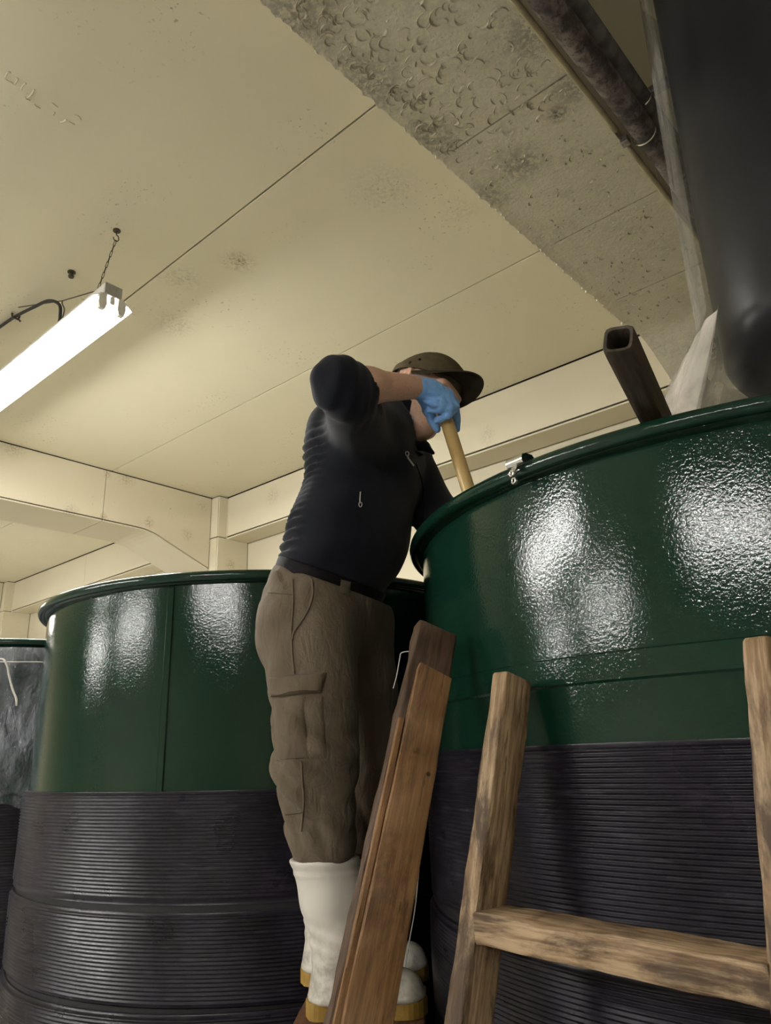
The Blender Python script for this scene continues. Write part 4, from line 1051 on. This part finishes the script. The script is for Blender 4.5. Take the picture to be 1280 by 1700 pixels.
# --- boots
def boot(top, ank, yc, sole_z, heel_x, toe_x, r_top, label, yaw=0):
    zs = CH+sole_z; d = np.array([math.cos(yaw), math.sin(yaw), 0]); s_ = np.array([-d[1], d[0], 0])
    org = np.array([heel_x, yc, zs]); Lf = toe_x-heel_x
    Fb = Field(np.minimum(org, top)-[.13, .13, .02], np.maximum(org+d*Lf, top)+[.13, .13, .07], .004)
    heel = org+d*.062; ak = org+d*.075+UP*.14
    Fb.cone(top+unit(top-ak)*.03, ak+(top-ak)*.45, r_top, r_top*.90, .02).cone(ak+(top-ak)*.45, ak, r_top*.90, .054, .02)
    Fb.cone(ak, heel+UP*.04, .056, .048, .02).cone(heel+UP*.035, org+d*Lf*.55+UP*.045, .047, .045, .02, [(s_, .95)])
    Fb.cone(ak-UP*.02+d*.01, org+d*Lf*.58+UP*.05, .05, .042, .03)
    Fb.cone(org+d*Lf*.55+UP*.042, org+d*(Lf-.050)+UP*.032, .046, .043, .02, [(s_, .92)])
    Fb.cut(org+UP*.026, -UP, .006)
    axd = unit(UP*.97+unit(top-ak)*.03); Fb.cut(top, axd, .004)
    def rings(P):
        t = (P-top)@axd; r = np.zeros(len(P))
        for c_, a_ in ((-.012, .0022), (-.027, .0018)): r -= a_*np.exp(-((t-c_)/.0035)**2)
        r -= .0035*np.exp(-((t+.004)/.005)**2)
        u = (P-org)@UP; w = np.clip(1-np.abs(u-.125)/.06, 0, 1)
        return r+w*.0018*np.sin(u*230+((P-org)@d)*60)-.0025*np.exp(-((u-.034)/.005)**2)+.0012*sn(P, 40, 4)
    Fb.disp(rings)
    Fb.cone(top+axd*.06, top+axd*.02, r_top-.007, r_top-.007, .003, None, 's')
    b = skin('boot', Fb, m_boot, body); b['label'] = label
    # tread sole: footprint outline extruded, with a stepped heel
    def prof(t): 
        return .039*(1-.20*math.exp(-((t-.40)/.16)**2))*(1 if t < .5 else 1+.17*math.sin((t-.5)*math.pi*1.0))
    outl = []
    for t in np.linspace(0, 1, 26):
        e_ = math.sqrt(max(0, 1-max(0, (t-.80)/.20)**2)) if t > .8 else (math.sqrt(max(0, 1-max(0, (.12-t)/.12)**2)) if t < .12 else 1)
        outl.append((t, prof(t)*e_))
    V = []
    for z0, z1, t0, t1 in ((0, .030, 0, .32), (.0, .028, .42, 1), (.012, .028, .30, .45)):
        pts = [(t, w) for t, w in outl if t0-.001 <= t <= t1+.001]
        loop = [(t, w) for t, w in pts]+[(t, -w) for t, w in pts[::-1]]
        vv = [org+d*(.006+(Lf-.008)*t)+s_*(w*1.02)+UP*z for z in (z0, z1) for t, w in loop]; k = len(loop)
        ff = [[i, (i+1) % k, k+(i+1) % k, k+i] for i in range(k)]+[list(range(k))[::-1], [k+i for i in range(k)]]
        V.append((vv, ff))
    v, f = join(*V); mk('sole', v, f, m_sole, b)
    return b
tR = W(538, 1424, 1.672)
hx = W(503, 1680, 1.68)[0]; tx = W(712, 1672, 1.68)[0]
boot(tR, anR, 1.675, ZSOLE, hx, tx, .0685, 'right boot, off-white rubber with ochre sole')
tL = W(566, 1425, 1.915)
hx2 = W(494, 1620, 1.90)[0]
boot(tL, anL, 1.905, ZSOLE, hx2, hx2+.295, .0685, 'left boot behind the right one')

# --- pole and gloved hands
pa = W(738, 688, 1.612); pb = W(775, 805, 1.585); pdv = unit(pb-pa); PL = 1.0
V, Fc = [], []
v, f = tube_vf([pa+pdv*-.012, pa+pdv*-.010, pa+pdv*PL*.5, pa+pdv*PL], [.0135, .0158, .0158, .0158], 20)
pole = mk('stirring_pole', v, f, m_pole, None, smooth=True, auto=40); tag(pole, 'smooth tan pole held in the blue glove and dipping into the right tank', 'pole')
def fingers(Fg, chains, k=.0055):
    for pts, r0, r1 in chains:
        n = len(pts)-1
        for i in range(n):
            ra = r0+(r1-r0)*i/n; rb = r0+(r1-r0)*(i+1)/n; Fg.cone(pts[i], pts[i+1], ra, rb, k if i else .009)
def glove_right():
    Fg = Field(W(676, 735, 1.50)-[.03, .03, .03], W(775, 610, 1.70)+[.04, .06, .03], .0023)
    w0 = W(688, 642, 1.55); bk = W(713, 650, 1.572); kn = W(735, 662, 1.588)
    pal = unit(np.cross(kn-w0, [0, 1, 0]))
    Fg.cone(w0, bk, .0272, .0275, .01).cone(bk, kn, .0275, .0260, .015).cone(W(722, 662, 1.585), W(740, 668, 1.598), .024, .020, .02)
    Fg.cone(W(712, 660, 1.60), W(734, 664, 1.612), .022, .022, .02)
    fingers(Fg, [
        ([W(743, 652, 1.605), W(755, 668, 1.622), W(757, 690, 1.632), W(758, 713, 1.632)], .0115, .0086),      # index, down the far side of the pole
        ([W(744, 657, 1.588), W(754, 676, 1.582), W(743, 690, 1.576), W(725, 698, 1.584)], .0118, .0088),      # middle, across the front
        ([W(738, 662, 1.578), W(746, 678, 1.570), W(730, 681, 1.566), W(713, 680, 1.578)], .0112, .0084),      # ring
        ([W(729, 660, 1.570), W(734, 671, 1.562), W(722, 671, 1.558), W(711, 667, 1.566)], .0100, .0076),      # little
        ([W(706, 656, 1.585), W(710, 680, 1.612), W(718, 696, 1.622), W(726, 713, 1.625)], .0140, .0092)])     # thumb
    ax_ = unit(wrR-elR)
    def wr(P):
        q = P-w0; t = q@ax_
        return .0010*sn(P, 130, 9)+.0008*sn(P, 260, 2)-.0022*np.exp(-((t+.016)/.003)**2)-.001*np.exp(-((t+.006)/.002)**2)
    Fg.disp(wr); Fg.cut(w0-ax_*.019, -ax_, .002)
    return Fg
skin('glove', glove_right(), m_glove, body)['label'] = 'blue nitrile glove gripping the pole'
def glove_left():
    c = pa+pdv*((haL-pa)@pdv); s1 = unit(np.cross(pdv, haL-elL)); s2 = np.cross(s1, pdv)
    Fg = Field(c-.14, c+.14, .003); ax_ = unit(haL-elL)
    out = unit((haL-c)-pdv*((haL-c)@pdv)+1e-6)
    pc = c+out*.034
    Fg.cone(haL-ax_*.02, pc, .029, .030, .01).cone(pc-pdv*.022, pc+pdv*.024, .023, .021, .015)
    sd = np.cross(pdv, out)
    for i, (o_, r) in enumerate(((-.030, .0105), (-.010, .011), (.010, .0108), (.028, .0092))):
        b = c+pdv*o_
        pts = [b+out*.040+sd*.010, b+out*.012+sd*.030, b-out*.018+sd*.022, b-out*.027-sd*.004, b-out*.012-sd*.022]
        fingers(Fg, [(pts[:4+(i < 3)], r, r*.78)])
    b = c-pdv*.034; fingers(Fg, [([b+out*.042-sd*.012, b+out*.020-sd*.028, b-out*.004-sd*.029, b-out*.020-sd*.018], .013, .0092)])
    return Fg
skin('glove', glove_left(), m_glove, body)['label'] = 'blue glove lower on the pole inside the tank'
